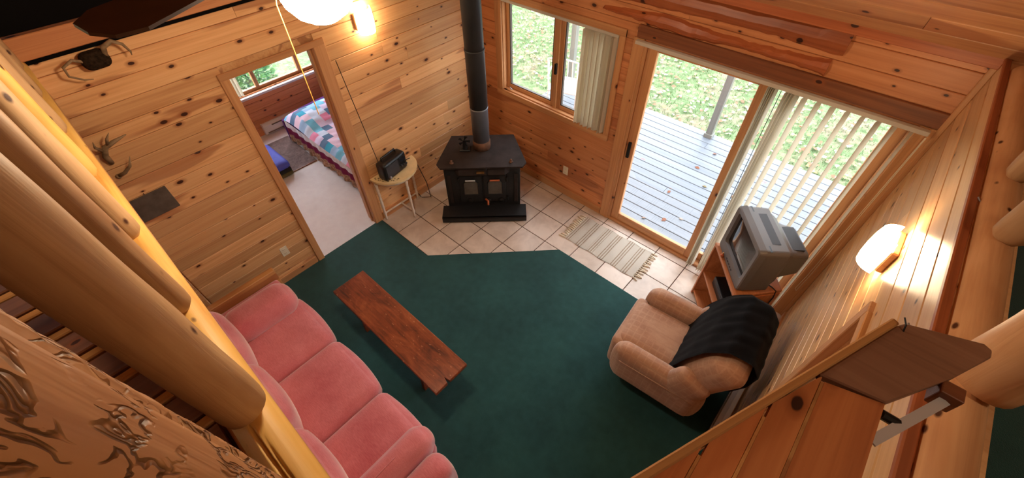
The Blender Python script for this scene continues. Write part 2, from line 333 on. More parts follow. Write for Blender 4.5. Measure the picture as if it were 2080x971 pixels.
# wall A : faces +x ; planks' face local -Y -> world +x requires rot +90deg
bm = NB(); box(bm, -WT, -0.018, -3.61, DY0 - 0.005, 0, 2.62); box(bm, -WT, -0.018, DY1 + 0.005, WT, 0, 2.62); box(bm, -WT, -0.018, DY0 - 0.005, DY1 + 0.005, DZ + 0.005, 2.62)
wall_left = struct('wall_left', bm, M['pineA'])
clad(wall_left, 'A', lambda lo, hi: [(-3.60, 0.0)] if lo > 2.09 - 0.05 else [(-3.60, DY0 - 0.03), (DY1 + 0.03, 0.0)], 0.0, 2.47, M['pineA'], joint=0.55)
wood('cap_board', (-0.16, 0.035, -3.46, 0.0, 2.50, 2.62), M['pineB'], wall_left, axis='y')
bx('shadow_gap', (-0.02, 0.004, -3.44, 0.0, 2.47, 2.50), M['dark'], wall_left)  # near-black strip, shade below the cap board painted as colour
wood('wall_base', (-0.005, 0.016, -3.46, -2.62, 0.0, 0.09), M['trim'], wall_left, axis='y'); wood('wall_base', (-0.005, 0.016, -1.75, -0.02, 0.0, 0.09), M['trim'], wall_left, axis='y')
# doorway casing trim_1
tr = sbox('trim_1', (-WT, 0.0, DY0 - 0.02, DY0, 0, DZ), M['trim']); wood('jamb', (-WT, 0.0, DY1, DY1 + 0.02, 0, DZ), M['trim'], tr, axis='z'); wood('head_jamb', (-WT, 0, DY0, DY1, DZ, DZ + 0.02), M['trim'], tr, axis='y')
wood('casing', (0, 0.02, DY0 - 0.068, DY0, 0, DZ + 0.05), M['trim'], tr, axis='z'); wood('casing', (0, 0.02, DY1, DY1 + 0.105, 0, DZ + 0.05), M['trim'], tr, axis='z'); wood('head_casing', (0, 0.021, DY0 - 0.068, DY1 + 0.105, DZ, DZ + 0.052), M['trim'], tr, axis='y')
wood('door_stop', (-0.075, -0.045, DY1 - 0.012, DY1, 0, DZ), M['trim'], tr, axis='z'); wood('door_stop', (-0.075, -0.045, DY0, DY0 + 0.012, 0, DZ), M['trim'], tr, axis='z')
for z in (0.25, 1.1, 1.75): bx('hinge', (-0.04, -0.008, DY0 - 0.001, DY0 + 0.004, z - 0.045, z + 0.045), M['darkmetal'], tr)
# near-black panel: darkness of the unlit loft above the bedroom, painted in
struct('loft_shade_panel', box(NB(), -0.10, -0.02, -7, 0.1, 2.622, 6.4), M['dark'])
# wall B with window and sliding door holes
WX0, WX1, WZ0, WZ1 = 0.36, 1.74, 1.05, 2.02
SX0, SX1, SZ1 = 1.975, 3.87, 2.02
bm = NB()
for d in ((-WT, WX0, 0, 2.5), (WX0, WX1, 0, WZ0), (WX0, WX1, WZ1, 2.5), (WX1, SX0, 0, 2.5), (SX0, SX1, SZ1, 2.5), (SX1, XC + 0.3, 0, 2.5)): box(bm, d[0], d[1], 0.018, WT, d[2], d[3])
wall_back = struct('wall_back', bm, M['pineB'])
def spB(lo, hi):
    m = (lo + hi) / 2
    if m > 2.05: return [(0.0, XC)]
    s = [(0.0, WX0), (WX1, SX0), (SX1, XC)]
    if m < WZ0 - 0.02: s = [(0.0, SX0), (SX1, XC)]
    return s
clad(wall_back, 'B', spB, 0.0, 2.46, M['pineB'], joint=0.3)
wood('wall_base', (0.02, 1.87, -0.016, 0.004, 0.0, 0.09), M['trim'], wall_back)
wood('crown_trim', (0.0, XC, -0.04, 0.0, 2.44, 2.50), M['slab'], wall_back)
# wall C : faces -x
bm = NB(); CD0, CD1, CDZ = -2.45, -1.69, 2.0
box(bm, XC + 0.018, XC + WT, -1.69, 0.0, 0, 2.50); box(bm, XC + 0.018, XC + WT, -3.6, CD0, 0, 2.50); box(bm, XC + 0.018, XC + WT, CD0, CD1, CDZ, 2.50)
wall_right = struct('wall_right', bm, M['pineC'])
clad(wall_right, 'C', lambda lo, hi: [(-3.6, 0.0)] if lo > 2.04 - 0.06 else [(-3.6, CD0), (CD1, 0.0)], 0.0, 2.488, M['pineC'], joint=0.25)
wood('top_trim', (XC - 0.01, XC + 0.018, -3.6, 0.0, 2.488, 2.508), M['slab'], wall_right, axis='y')
wood('corner_trim', (XC - 0.03, XC, -0.03, 0.0, 0, 2.47), M['trim'], wall_right, axis='z')
wood('wall_base', (XC - 0.016, XC + 0.004, CD1 + 0.07, -0.03, 0.0, 0.09), M['trim'], wall_right, axis='y')
d3 = wood('door_3', (XC + 0.03, XC + 0.07, CD0, CD1, 0.0, CDZ), M['pineB'], None, axis='z', struct_=True)
def part_of(o, parent):
    o.parent = parent; o.matrix_parent_inverse = Matrix.Identity(4); bpy.context.view_layer.update(); return o
t3 = wood('trim_3', (XC - 0.02, XC + 0.02, CD1, CD1 + 0.07, 0, CDZ + 0.045), M['trim'], None, axis='z', struct_=True)
t4 = wood('trim_4', (XC - 0.02, XC + 0.02, CD0, CD1, CDZ, CDZ + 0.05), M['batten'], None, axis='y', struct_=True)
t5 = wood('trim_5', (XC - 0.02, XC + 0.02, CD0 - 0.07, CD0, 0, CDZ + 0.045), M['trim'], None, axis='z', struct_=True)
# floors
bm = NB(); prism(bm, [(-0.0, -1.79), (0.0, -7.0), (6.5, -7.0), (6.5, -3.6), (XC, -3.6), (XC, -0.7755), (1.862, -0.7755), (0.837, -1.79)], -0.1, 0.008); floor = struct('floor', bm, M['carpet'])
bm = NB(); box(bm, 0.0, XC, -1.79, 0.06, -0.1, -0.006); hearth = struct('floor_hearth', bm, M['grout'])
def clip(poly, a, b, c):
    out = []
    for i in range(len(poly)):
        p, q = poly[i], poly[(i + 1) % len(poly)]; dp = a * p[0] + b * p[1] - c; dq = a * q[0] + b * q[1] - c
        if dp >= 0: out.append(p)
        if (dp >= 0) != (dq >= 0): t = dp / (dp - dq); out.append((p[0] + t * (q[0] - p[0]), p[1] + t * (q[1] - p[1])))
    return out
TP = 0.336; gap = 0.0048
for iu in range(-4, 9):
    for iv in range(-1, 6):
        x0 = 1.3244 + iu * TP; y1 = -0.1035 - iv * TP; pl = [(x0 + gap, y1 - TP + gap), (x0 + TP - gap, y1 - TP + gap), (x0 + TP - gap, y1 - gap), (x0 + gap, y1 - gap)]
        pl = clip(pl, 1, 0, 0.002); pl = clip(pl, 0, -1, -0.01) if pl else pl; pl = clip(pl, -1, 0, -XC) if pl else pl
        if pl and y1 - TP < -0.79:
            n = Vector((-1.0145, 1.025)); pl = clip(pl, n.x, n.y, n.x * 1.862 + n.y * -0.7755); pl = clip(pl, 0, 1, -1.79) if pl else pl
        if not pl or len(pl) < 3: continue
        ar = abs(sum(pl[i][0] * pl[(i + 1) % len(pl)][1] - pl[(i + 1) % len(pl)][0] * pl[i][1] for i in range(len(pl)))) / 2
        if ar < 0.002: continue
        cx = sum(p[0] for p in pl) / len(pl); cy = sum(p[1] for p in pl) / len(pl)
        bm = prism(NB(), [(p[0] - cx, p[1] - cy) for p in pl], -0.006, 0.0); mesh_obj('tile', bm, M['tile'], hearth, (cx, cy, 0))
# ceiling: rises from wall B
SL = 0.85; ang = math.atan(SL); RY = -4.6
bm = NB(); prism(bm, [(0.3, 2.48 - 0.3 * SL), (RY, 2.48 - RY * SL), (-9.5, 2.48 - RY * SL - 4.9 * SL), (-9.5, 2.7 - RY * SL - 4.9 * SL), (RY, 2.7 - RY * SL), (0.3, 2.7 - 0.3 * SL)], -3.0, 7.5, 'x'); ceiling = struct('ceiling', bm, M['pineCeil'])
d = 0.03; i = 0
while d < 4.9:
    y = -d * math.cos(ang); z = 2.462 + d * math.sin(ang); wd = 0.138
    cs = [-0.4, XC + 2.4] if i % 3 == 0 else [-0.4, random.uniform(0.8, 3.6), XC + 2.4]
    for p, q in zip(cs, cs[1:]):
        o = plank(ceiling, q - p - 0.003, 0.018, wd, M['pineCeil'], ((p + q) / 2, y - 0.07 * math.cos(ang), z + 0.07 * math.sin(ang)), (0, 0, 0)); o.rotation_euler = (-(PI / 2 - ang) - PI + PI, 0, 0)
        o.rotation_euler = (-PI / 2 - ang + PI, PI, 0) if False else (PI / 2 - ang + PI / 2 * 0 + 0, 0, 0)
    d += 0.141; i += 1
# loft on the far side of the camera and the rest of the shell
loft = struct('floor_loft_left', box(NB(), 0.0, 3.9, -7.0, -3.56, 2.30, 2.36), M['loftplank'])
x = 3.9 - 0.11
while x > 0.05:
    o = plank(loft, 3.4, 0.022, 0.098, M['loftplank'], (x, -5.27, 2.405), (PI / 2, 0, PI / 2)); o.rotation_euler = (-PI / 2, 0, PI / 2)
    o = plank(loft, 3.4, 0.02, 0.030, M['batten'], (x + 0.072, -5.27, 2.402), (-PI / 2, 0, PI / 2), 'batten')
    x -= 0.15
wood('edge_beam', (0.002, 3.96, -3.56, -3.452, 2.29, 2.40), M['trim'], loft)
struct('floor_loft_right', prism(NB(), [(XC + 0.05, 0.0), (6.5, 0.0), (6.5, -7), (3.9, -7), (3.9, -3.62), (XC + 0.05, -3.62)], 2.28, 2.40), M['carpet'])
struct('wall_front', box(NB(), -0.2, 6.6, -7.1, -7.0, 0, 6.6), M['pineC']); struct('wall_loft_right', box(NB(), 6.5, 6.6, -7.1, 0.1, 0, 6.6), M['pineC'])
wk = struct('wall_kitchen', box(NB(), -0.14, -0.018, -7.0, -3.62, 0, 2.3), M['pineA'])
for e in rows:
    lo, hi = max(e - PITCH, 0), min(e, 2.28)
    if hi - lo > 0.03: plank(wk, 3.38, 0.018, hi - lo - 0.0025, M['pineA'], (0.0, -5.305, (lo + hi) / 2), ROT['A'])
# ---- bedroom shell
BX = -2.72
bm = NB(); by0, by1, bz0, bz1 = -2.95, -0.30, 0.61, 2.15
for dd in ((-3.5, by0, 0, 2.5), (by1, 0.1, 0, 2.5), (by0, by1, 0, bz0), (by0, by1, bz1, 2.5)): box(bm, BX - 0.14, BX - 0.018, dd[0], dd[1], dd[2], dd[3])
wall_bed = struct('wall_bedroom_back', bm, M['pineB'])
def spD(lo, hi): return [(-3.4, 0.0)] if hi < bz0 + 0.03 or lo > bz1 - 0.02 else [(-3.4, by0), (by1, 0.0)]
for e in rows:
    lo, hi = max(e - PITCH, 0), e
    if hi - lo < 0.03: continue
    for a, b in spD(lo, hi): plank(wall_bed, b - a - 0.002, 0.018, hi - lo - 0.0025, M['pineB'], (BX, (a + b) / 2, (lo + hi) / 2), ROT['A'])
struct('wall_bedroom_right', box(NB(), BX - 0.14, -WT, 0.0, 0.14, 0, 2.5), M['pineB']); struct('wall_bedroom_left', box(NB(), BX - 0.14, -WT, -3.5, -3.4, 0, 2.5), M['pineB'])
struct('ceiling_bedroom', box(NB(), BX - 0.14, -0.02, -3.5, 0.1, 2.5, 2.56), M['pineCeil']); struct('floor_bedroom', prism(NB(), [(BX, -3.4), (-WT, -3.4), (-WT, DY0), (-0.0, DY0), (0.0, DY1), (-WT, DY1), (-WT, 0), (BX, 0)], -0.1, 0.010), M['carpetw'])
win2 = sbox('window_2', (BX - 0.10, BX - 0.05, by0, by1, bz0, bz0 + 0.05), M['trim'])
for y in (by0, -2.25, -1.66, -1.03, by1 - 0.05): wood('stile', (BX - 0.10, BX - 0.05, y, y + 0.05, bz0, bz1), M['trim'], win2, axis='z')
wood('head', (BX - 0.10, BX - 0.05, by0, by1, bz1 - 0.05, bz1), M['trim'], win2, axis='y')
for a, b in ((by0 + 0.05, -2.25), (-2.20, -1.66), (-1.61, -1.03), (-0.98, by1 - 0.05)): bx('pane', (BX - 0.08, BX - 0.075, a, b, bz0 + 0.05, bz1 - 0.05), M['glass'], win2)
bx('window_sill', (BX - 0.06, BX + 0.05, by0 - 0.03, by1 + 0.03, bz0 - 0.03, bz0), M['sill'], win2, 0.004)
# ================================================================== WINDOW AND SLIDING DOOR
win = wood('window_1', (WX0 - 0.09, WX1 + 0.06, -0.022, 0.0, WZ0 - 0.065, WZ0), M['trim'], None, struct_=True)
bpy.context.view_layer.update()
def child_world(o, parent):
    o.parent = parent; o.matrix_parent_inverse = parent.matrix_world.inverted(); return o
W1 = lambda *a, **k: child_world(wood(*a, **k), win)
W1('casing', (WX0 - 0.09, WX0, -0.02, 0.0, WZ0, WZ1 + 0.06), M['trim'], axis='z'); W1('casing', (WX1, WX1 + 0.06, -0.02, 0.0, WZ0, WZ1 + 0.06), M['trim'], axis='z'); W1('head_casing', (WX0 - 0.09, WX1 + 0.06, -0.022, 0.0, WZ1, WZ1 + 0.065), M['trim'])
W1('sill_liner', (WX0, WX1, 0.0, 0.11, WZ0 - 0.01, WZ0 + 0.015), M['trim']); W1('jamb_liner', (WX0 - 0.01, WX0 + 0.01, 0, 0.11, WZ0, WZ1), M['trim'], axis='z'); W1('jamb_liner', (WX1 - 0.01, WX1 + 0.01, 0, 0.11, WZ0, WZ1), M['trim'], axis='z'); W1('head_liner', (WX0, WX1, 0, 0.11, WZ1 - 0.01, WZ1 + 0.01), M['trim'])
for a, b in ((WX0 + 0.01, 1.05), (1.09, WX1 - 0.01)):
    W1('sash_stile', (a, a + 0.045, 0.05, 0.09, WZ0 + 0.015, WZ1 - 0.01), M['trim'], axis='z'); W1('sash_stile', (b - 0.045, b, 0.05, 0.09, WZ0 + 0.015, WZ1 - 0.01), M['trim'], axis='z')
    W1('sash_rail', (a + 0.045, b - 0.045, 0.05, 0.09, WZ0 + 0.015, WZ0 + 0.06), M['trim']); W1('sash_rail', (a + 0.045, b - 0.045, 0.05, 0.09, WZ1 - 0.05, WZ1 - 0.01), M['trim'])
    for dd in ((a + 0.045, a + 0.057, WZ0 + 0.06, WZ1 - 0.05), (b - 0.057, b - 0.045, WZ0 + 0.06, WZ1 - 0.05), (a + 0.045, b - 0.045, WZ0 + 0.06, WZ0 + 0.07)): child_world(bx('sash_seal', (dd[0], dd[1], 0.056, 0.084, dd[2], dd[3]), M['sash']), win)
    child_world(bx('pane', (a + 0.045, b - 0.045, 0.068, 0.073, WZ0 + 0.06, WZ1 - 0.05), M['glass']), win)
W1('mullion', (1.05, 1.09, 0.03, 0.10, WZ0, WZ1), M['trim'], axis='z')
child_world(bx('latch', (1.06, 1.085, 0.005, 0.035, 1.45, 1.56), M['darkmetal'], None, 0.004), win)
bm = tube(NB(), [(0.44, 0.03, WZ0 + 0.015), (0.44, 0.02, WZ0 + 0.04), (0.47, -0.005, WZ0 + 0.045), (0.50, -0.01, WZ0 + 0.04)], 0.006, 8); child_world(mesh_obj('crank_handle', bm, M['metal'], smooth=True), win)
# sliding door
sd = wood('door_1', (SX0, SX1, -0.012, 0.10, 0.0, 0.035), M['trim'], None, struct_=True); bpy.context.view_layer.update()
D1 = lambda *a, **k: child_world(wood(*a, **k), sd)
D1('casing', (1.875, SX0, -0.02, 0.0, 0, SZ1 + 0.03), M['trim'], axis='z'); D1('casing', (SX1, 3.955, -0.02, 0.0, 0, SZ1 + 0.03), M['trim'], axis='z')
D1('jamb', (SX0 - 0.005, SX0 + 0.03, -0.01, 0.12, 0.035, SZ1), M['trim'], axis='z'); D1('jamb', (SX1 - 0.03, SX1 + 0.005, -0.01, 0.12, 0.035, SZ1), M['trim'], axis='z'); D1('head_jamb', (SX0, SX1, -0.01, 0.12, SZ1 - 0.02, SZ1 + 0.01), M['trim'])
D1('head_casing', (1.90, 3.955, -0.025, 0.0, SZ1 + 0.035, 2.155), M['trimdark'])
def sash(a, b, y):
    D1('sash_stile', (a, a + 0.09, y, y + 0.04, 0.035, SZ1 - 0.02), M['trim'], axis='z'); D1('sash_stile', (b - 0.095, b, y, y + 0.04, 0.035, SZ1 - 0.02), M['trim'], axis='z')
    D1('bottom_rail', (a + 0.09, b - 0.095, y, y + 0.04, 0.035, 0.135), M['trim']); D1('top_rail', (a + 0.09, b - 0.095, y, y + 0.04, SZ1 - 0.05, SZ1 - 0.02), M['trim'])
    child_world(bx('pane', (a + 0.09, b - 0.095, y + 0.018, y + 0.023, 0.135, SZ1 - 0.05), M['glass']), sd)
sash(2.005, 3.01, 0.01); sash(2.93, 3.845, 0.058)
hb = box(NB(), 2.03, 2.06, -0.012, 0.01, 0.90, 1.08); bevel(hb, 0.004); child_world(mesh_obj('door_handle', hb, M['darkmetal']), sd)
# half-log slabs above the door
def live_slab(name, x0, x1, z0, z1, label):
    n = 46; bm = NB(); rnd = [random.uniform(-1, 1) for _ in range(n + 1)]; fr = []
    for i in range(n + 1):
        t = i / n; xx = x0 + (x1 - x0) * t; w1 = z0 + 0.014 * math.sin(t * 9 + 1) + 0.006 * rnd[i]; w2 = z1 + 0.014 * math.sin(t * 7) + 0.006 * rnd[-i - 1]
        if t < 0.3: w2 = w1 + (w2 - w1) * (0.45 + 0.55 * t / 0.3)
        m = (w1 + w2) / 2; fr.append([bm.verts.new(p) for p in ((xx - (x0 + x1) / 2, 0, w1), (xx - (x0 + x1) / 2, -0.022, w1 + 0.018), (xx - (x0 + x1) / 2, -0.036, m), (xx - (x0 + x1) / 2, -0.022, w2 - 0.018), (xx - (x0 + x1) / 2, 0, w2))])
    for a, b in zip(fr, fr[1:]):
        for j in range(5): bm.faces.new((a[j], a[(j + 1) % 5], b[(j + 1) % 5], b[j]))
    bm.faces.new(fr[0]); bm.faces.new(fr[-1][::-1])
    o = mesh_obj(name, bm, M['slab'], None, ((x0 + x1) / 2, 0, 0)); return tag(o, label, 'wood slab')
live_slab('wood_slab', 0.6, 3.30, 2.305, 2.445, 'long live-edge wood slab on the wall just below the ceiling'); live_slab('wood_slab', 1.55, 3.26, 2.165, 2.255, 'shorter live-edge wood slab directly above the sliding door')
# vertical blinds
SM = {}
def slat(parent, x, y, z0, z1, a, wdt=0.089):
    key = (round(z1 - z0, 3), wdt)
    if key not in SM:
        bm = NB(); prof = [(-wdt / 2 + wdt * i / 6, 0.006 * (1 - (2 * i / 6 - 1) ** 2)) for i in range(7)]
        prism(bm, prof + [(p[0], p[1] - 0.0012) for p in prof[::-1]], 0, z1 - z0); me = bpy.data.meshes.new('slat'); bmesh.ops.recalc_face_normals(bm, faces=bm.faces[:]); bm.to_mesh(me); bm.free(); me.materials.append(M['blind']); SM[key] = me
    return inst('slat', SM[key], parent, (x, y, z0), (0, 0, a))
bl = empty('vertical_blind', (2.92, -0.065, 2.04), 0, 'cream vertical blind half drawn across the sliding door', 'blind')
bx('headrail', (-0.995, 1.005, -0.02, 0.02, -0.014, 0.014), M['blind'], bl, 0.003)
for i in range(5): slat(bl, 0.08 + 0.012 * i, 0.0, -2.0, -0.016, math.radians(84 + random.uniform(-4, 4)))
for i in range(8): slat(bl, 0.312 + 0.088 * i, 0.0, -2.0, -0.016, math.radians(70 + random.uniform(-3, 3)))
for i in range(4): slat(bl, 0.20 + 0.02 * i, 0.0, -2.0, -0.016, math.radians(74))
mesh_obj('bead_chain', tube(NB(), [(0.16, -0.01, -0.02), (0.175, -0.012, -1.0), (0.18, -0.012, -1.9)], 0.0025, 6), M['darkmetal'], bl); mesh_obj('pull_cord', tube(NB(), [(1.0, -0.02, -0.02), (0.985, -0.04, -1.4), (0.975, -0.06, -1.55), (0.992, -0.05, -1.58), (1.002, -0.03, -1.4), (1.004, -0.02, -0.02)], 0.0025, 6), M['ivory'], bl)
bl2 = empty('vertical_blind', (1.57, -0.015, 2.015), 0, 'cream vertical blind bunched at the right of the wall window', 'blind')
bx('headrail', (-1.19, 0.17, -0.018, 0.018, -0.012, 0.012), M['blind'], bl2, 0.003)
for i in range(15): slat(bl2, -0.165 + 0.0235 * i, 0.0, -0.965 + 0.012 * random.random(), -0.014, math.radians(68 + random.uniform(-32, 26)))
# ================================================================== SOFA
sofa = empty('sofa', (0, 0, 0), 0, 'three-seat pink velour sofa under the log railing', 'sofa')
def soft(name, c, h, r, mat, parent, n=10, puff=(0, 0, 0), rot=None, fn=None):
    bm = rbox(NB(), (0, 0, 0), h, r, n, puff, fn); o = mesh_obj(name, bm, mat, parent, c, rot or (0, 0, 0), smooth=True); return o
soft('base', (1.59, -3.50, 0.19), (1.15, 0.42, 0.15), 0.03, M['pink'], sofa, 8)
for sx in (0.55, 2.66):
    for sy in (-3.15, -3.85): bx('foot', (sx - 0.03, sx + 0.03, sy - 0.03, sy + 0.03, 0.008, 0.06), M['trimdark'], sofa)
soft('back_frame', (1.59, -3.92, 0.48), (1.15, 0.10, 0.36), 0.06, M['pink'], sofa, 10)
for i in range(3):
    cx = 0.965 + 0.634 * i
    soft('seat_cushion', (cx, -3.345, 0.385), (0.316, 0.295, 0.085), 0.06, M['pink'], sofa, 14, (0.0, 0.035, 0.02))
    soft('back_cushion', (cx - 0.04, -3.715, 0.66), (0.318, 0.13, 0.24), 0.11, M['pink'], sofa, 14, (0.0, 0.05, 0.02), (-0.16, 0, 0))
soft('arm_pillow', (0.685, -3.335, 0.545), (0.155, 0.26, 0.105), 0.09, M['pink'], sofa, 14, (0.0, 0.02, 0.02)); soft('arm_pillow', (2.455, -3.33, 0.54), (0.105, 0.29, 0.11), 0.085, M['pink'], sofa, 14, (0, 0.02, 0.02))
soft('arm', (2.67, -3.50, 0.35), (0.105, 0.43, 0.28), 0.075, M['pink'], sofa, 12, (0, 0.02, 0.01)); soft('arm', (0.47, -3.50, 0.29), (0.04, 0.42, 0.25), 0.03, M['pink'], sofa, 12)
wood('side_board', (0.37, 0.43, -3.90, -3.06, 0.008, 0.625), M['batten'], sofa, axis='y')
mesh_obj('piping', tube(NB(), [(2.46, -3.60, 0.662), (2.455, -3.30, 0.672), (2.45, -3.06, 0.60)], 0.004, 6), M['pink'], sofa, smooth=True); mesh_obj('piping', tube(NB(), [(2.665, -3.90, 0.638), (2.665, -3.3, 0.642), (2.665, -3.10, 0.60)], 0.004, 6), M['pink'], sofa, smooth=True)
# ================================================================== BENCH
ben = empty('bench', (1.54, -2.648, 0), 0, 'long brown wooden plank bench in front of the sofa', 'bench')
bm = NB(); prism(bm, [(-0.70, -0.16), (0.70, -0.16), (0.70, -0.045), (0.615, -0.028), (0.70, -0.022), (0.70, 0.16), (-0.70, 0.16)], 0.388, 0.425); bevel(bm, 0.004, 1)
mesh_obj('seat', bm, M['bench'], ben)
for sx in (-0.42, 0.42):
    bm = NB(); prism(bm, [(-0.13, 0), (-0.05, 0), (0.0, 0.06), (0.05, 0), (0.13, 0), (0.105, 0.388), (-0.105, 0.388)], sx - 0.018, sx + 0.018, 'x'); mesh_obj('leg', bm, M['bench'], ben, (0, 0, 0.0085))
wood('stretcher', (-0.40, 0.40, -0.012, 0.012, 0.26, 0.34), M['bench'], ben)
# ================================================================== WOOD STOVE  (local: -y is the front)
SVR = math.atan2(0.685, 0.728)
sv = empty('wood_stove', (0.905 * 0.685, -0.905 * 0.728, 0), SVR, 'black cast-iron wood stove in the corner on tile hearth', 'stove')
# local frame: x along tangent, y = -(n-0.905)
bm = NB(); prism(bm, [(-0.42, -0.29), (0.42, -0.29), (0.42, -0.02), (0.33, 0.22), (-0.33, 0.22), (-0.42, -0.02)], 0.06, 0.685); bevel(bm, 0.006, 1); mesh_obj('body', bm, M['iron'], sv)
bm = NB(); prism(bm, [(-0.44, -0.355), (0.44, -0.355), (0.485, -0.28), (0.36, 0.245), (-0.36, 0.245), (-0.485, -0.28)], 0.685, 0.703); mesh_obj('top_plate', bm, M['irontop'], sv)
bm = NB(); box(bm, -0.485, 0.485, -0.49, -0.285, 0.07, 0.095); box(bm, -0.485, 0.485, -0.49, -0.478, 0.02, 0.095); mesh_obj('ash_lip', bm, M['iron'], sv)
bm = NB(); prism(bm, [(-0.36, -0.23), (0.36, -0.23), (0.34, 0.2), (-0.34, 0.2)], 0.0, 0.06); mesh_obj('plinth', bm, M['iron'], sv)
bm = NB(); fr = [(-0.30, -0.29, 0.585), (0.30, -0.29, 0.585), (0.30, -0.29, 0.665), (-0.30, -0.29, 0.665), (-0.25, -0.36, 0.60), (0.25, -0.36, 0.60), (0.25, -0.33, 0.665), (-0.25, -0.33, 0.665)]
vv = [bm.verts.new(p) for p in fr]
for f in ((4, 5, 6, 7), (0, 1, 5, 4), (1, 2, 6, 5), (3, 0, 4, 7), (2, 3, 7, 6), (0, 3, 2, 1)): bm.faces.new([vv[i] for i in f])
mesh_obj('canopy', bm, M['irontop'], sv)
for s in (-1, 1):
    dr = bx('fire_door', (s * 0.135 - 0.125, s * 0.135 + 0.125, -0.312, -0.29, 0.17, 0.555), M['iron'], sv, 0.006)
    bm = NB(); prism(bm, [(s * 0.135 + a, b) for a, b in ((-0.075, 0.30), (0.075, 0.30), (0.075, 0.455), (0.045, 0.49), (-0.045, 0.49), (-0.075, 0.455))], -0.322, -0.312, 'y'); mesh_obj('door_window', bm, M['stoveglass'], dr)
    mesh_obj('window_rim', tube(NB(), [(s * 0.135 + a, -0.32, b) for a, b in ((-0.08, 0.295), (0.08, 0.295), (0.08, 0.457), (0.047, 0.495), (-0.047, 0.495), (-0.08, 0.457), (-0.08, 0.295))], 0.006, 6), M['iron'], dr)
    mesh_obj('door_bar', tube(NB(), [(s * 0.135 - 0.055, -0.335, 0.505), (s * 0.135 + 0.055, -0.335, 0.505)], 0.010, 10), M['copper'] if s > 0 else M['metal'], dr)
    for z in (0.22, 0.50): mesh_obj('hinge_pin', tube(NB(), [(s * 0.268, -0.312, z - 0.03), (s * 0.268, -0.312, z + 0.03)], 0.012, 8), M['darkmetal'], dr)
    bx('side_rib', (s * 0.37 - 0.02, s * 0.37 + 0.02, -0.30, -0.29, 0.15, 0.56), M['irontop'], sv, 0.003)
    bm = lathe(NB(), [(0.0, 0.703), (0.022, 0.704), (0.022, 0.712), (0.008, 0.716), (0.008, 0.73), (0.014, 0.735), (0.0, 0.74)], 12, c=(s * 0.32, -0.27)); mesh_obj('top_knob', bm, M['rust'], sv, smooth=True)
mesh_obj('latch', tube(NB(), [(0.02, -0.33, 0.23), (0.05, -0.36, 0.22), (0.05, -0.40, 0.20)], 0.012, 8), M['copper'], sv, smooth=True)
for px in (0.05, 0.20, -0.16):
    bm = lathe(NB(), [(0.034, 0.0), (0.034, 0.012), (0.02, 0.02), (0.006, 0.024)], 14); mesh_obj('air_wheel', bm, M['darkmetal'], sv, (px, -0.312, 0.195), (PI / 2, 0, 0))
bm = NB(); box(bm, -0.055, 0.03, -0.366, -0.352, 0.625, 0.65); mesh_obj('draft_plate', bm, M['brass'], sv); mesh_obj('draft_lever', tube(NB(), [(0.055, -0.345, 0.70), (0.055, -0.385, 0.69), (0.06, -0.39, 0.61)], 0.006, 6), M['darkmetal'], sv)
# stove pipe
PX, PY = 0.885 * 0.685, -0.885 * 0.728
pp = empty('stove_pipe', (PX, PY, 0.703), 0, 'dark round stove pipe rising above the wood stove', 'stove pipe')
mesh_obj('collar', lathe(NB(), [(0.098, 0.0), (0.098, 0.09), (0.094, 0.095), (0.094, 0.10)], 32), M['rust'], pp, smooth=True)
def seg(z0, z1, m, r=0.092): mesh_obj('pipe_section', lathe(NB(), [(r, z0), (r, z1 - 0.02), (r + 0.004, z1 - 0.015), (r + 0.004, z1), (r, z1)], 32), m, pp, smooth=True)
seg(0.10, 0.50, M['pipel']); seg(0.50, 1.10, M['pipe'], 0.094); seg(1.10, 1.8, M['pipe']); seg(1.8, 2.35, M['pipe'], 0.094)
# small cast figure on the stove top
kt = empty('stove_ornament', (0, 0, 0), SVR, 'small black metal ornament on the stove top beside the pipe', 'ornament'); kt.location = (sv.matrix_basis @ Vector((-0.185, -0.03, 0.704)))
mesh_obj('base', bevel(box(NB(), -0.06, 0.06, -0.045, 0.045, 0, 0.02), 0.004, 1), M['iron'], kt); mesh_obj('column', tube(NB(), [(0, 0, 0.02), (0, 0, 0.13)], [0.03, 0.018], 10), M['iron'], kt)
for a in range(5):
    t = a * 2 * PI / 5; bm = NB(); prism(bm, [(0.008 * math.cos(t + 1.5), 0.13 + 0.008 * math.sin(t + 1.5)), (0.065 * math.cos(t - 0.35), 0.13 + 0.065 * math.sin(t - 0.35)), (0.07 * math.cos(t + 0.2), 0.13 + 0.07 * math.sin(t + 0.2))], -0.03, -0.027, 'y'); mesh_obj('fan_blade', bm, M['iron'], kt)
mesh_obj('hub', tube(NB(), [(0, -0.035, 0.13), (0, 0.02, 0.13)], 0.014, 10), M['darkmetal'], kt)
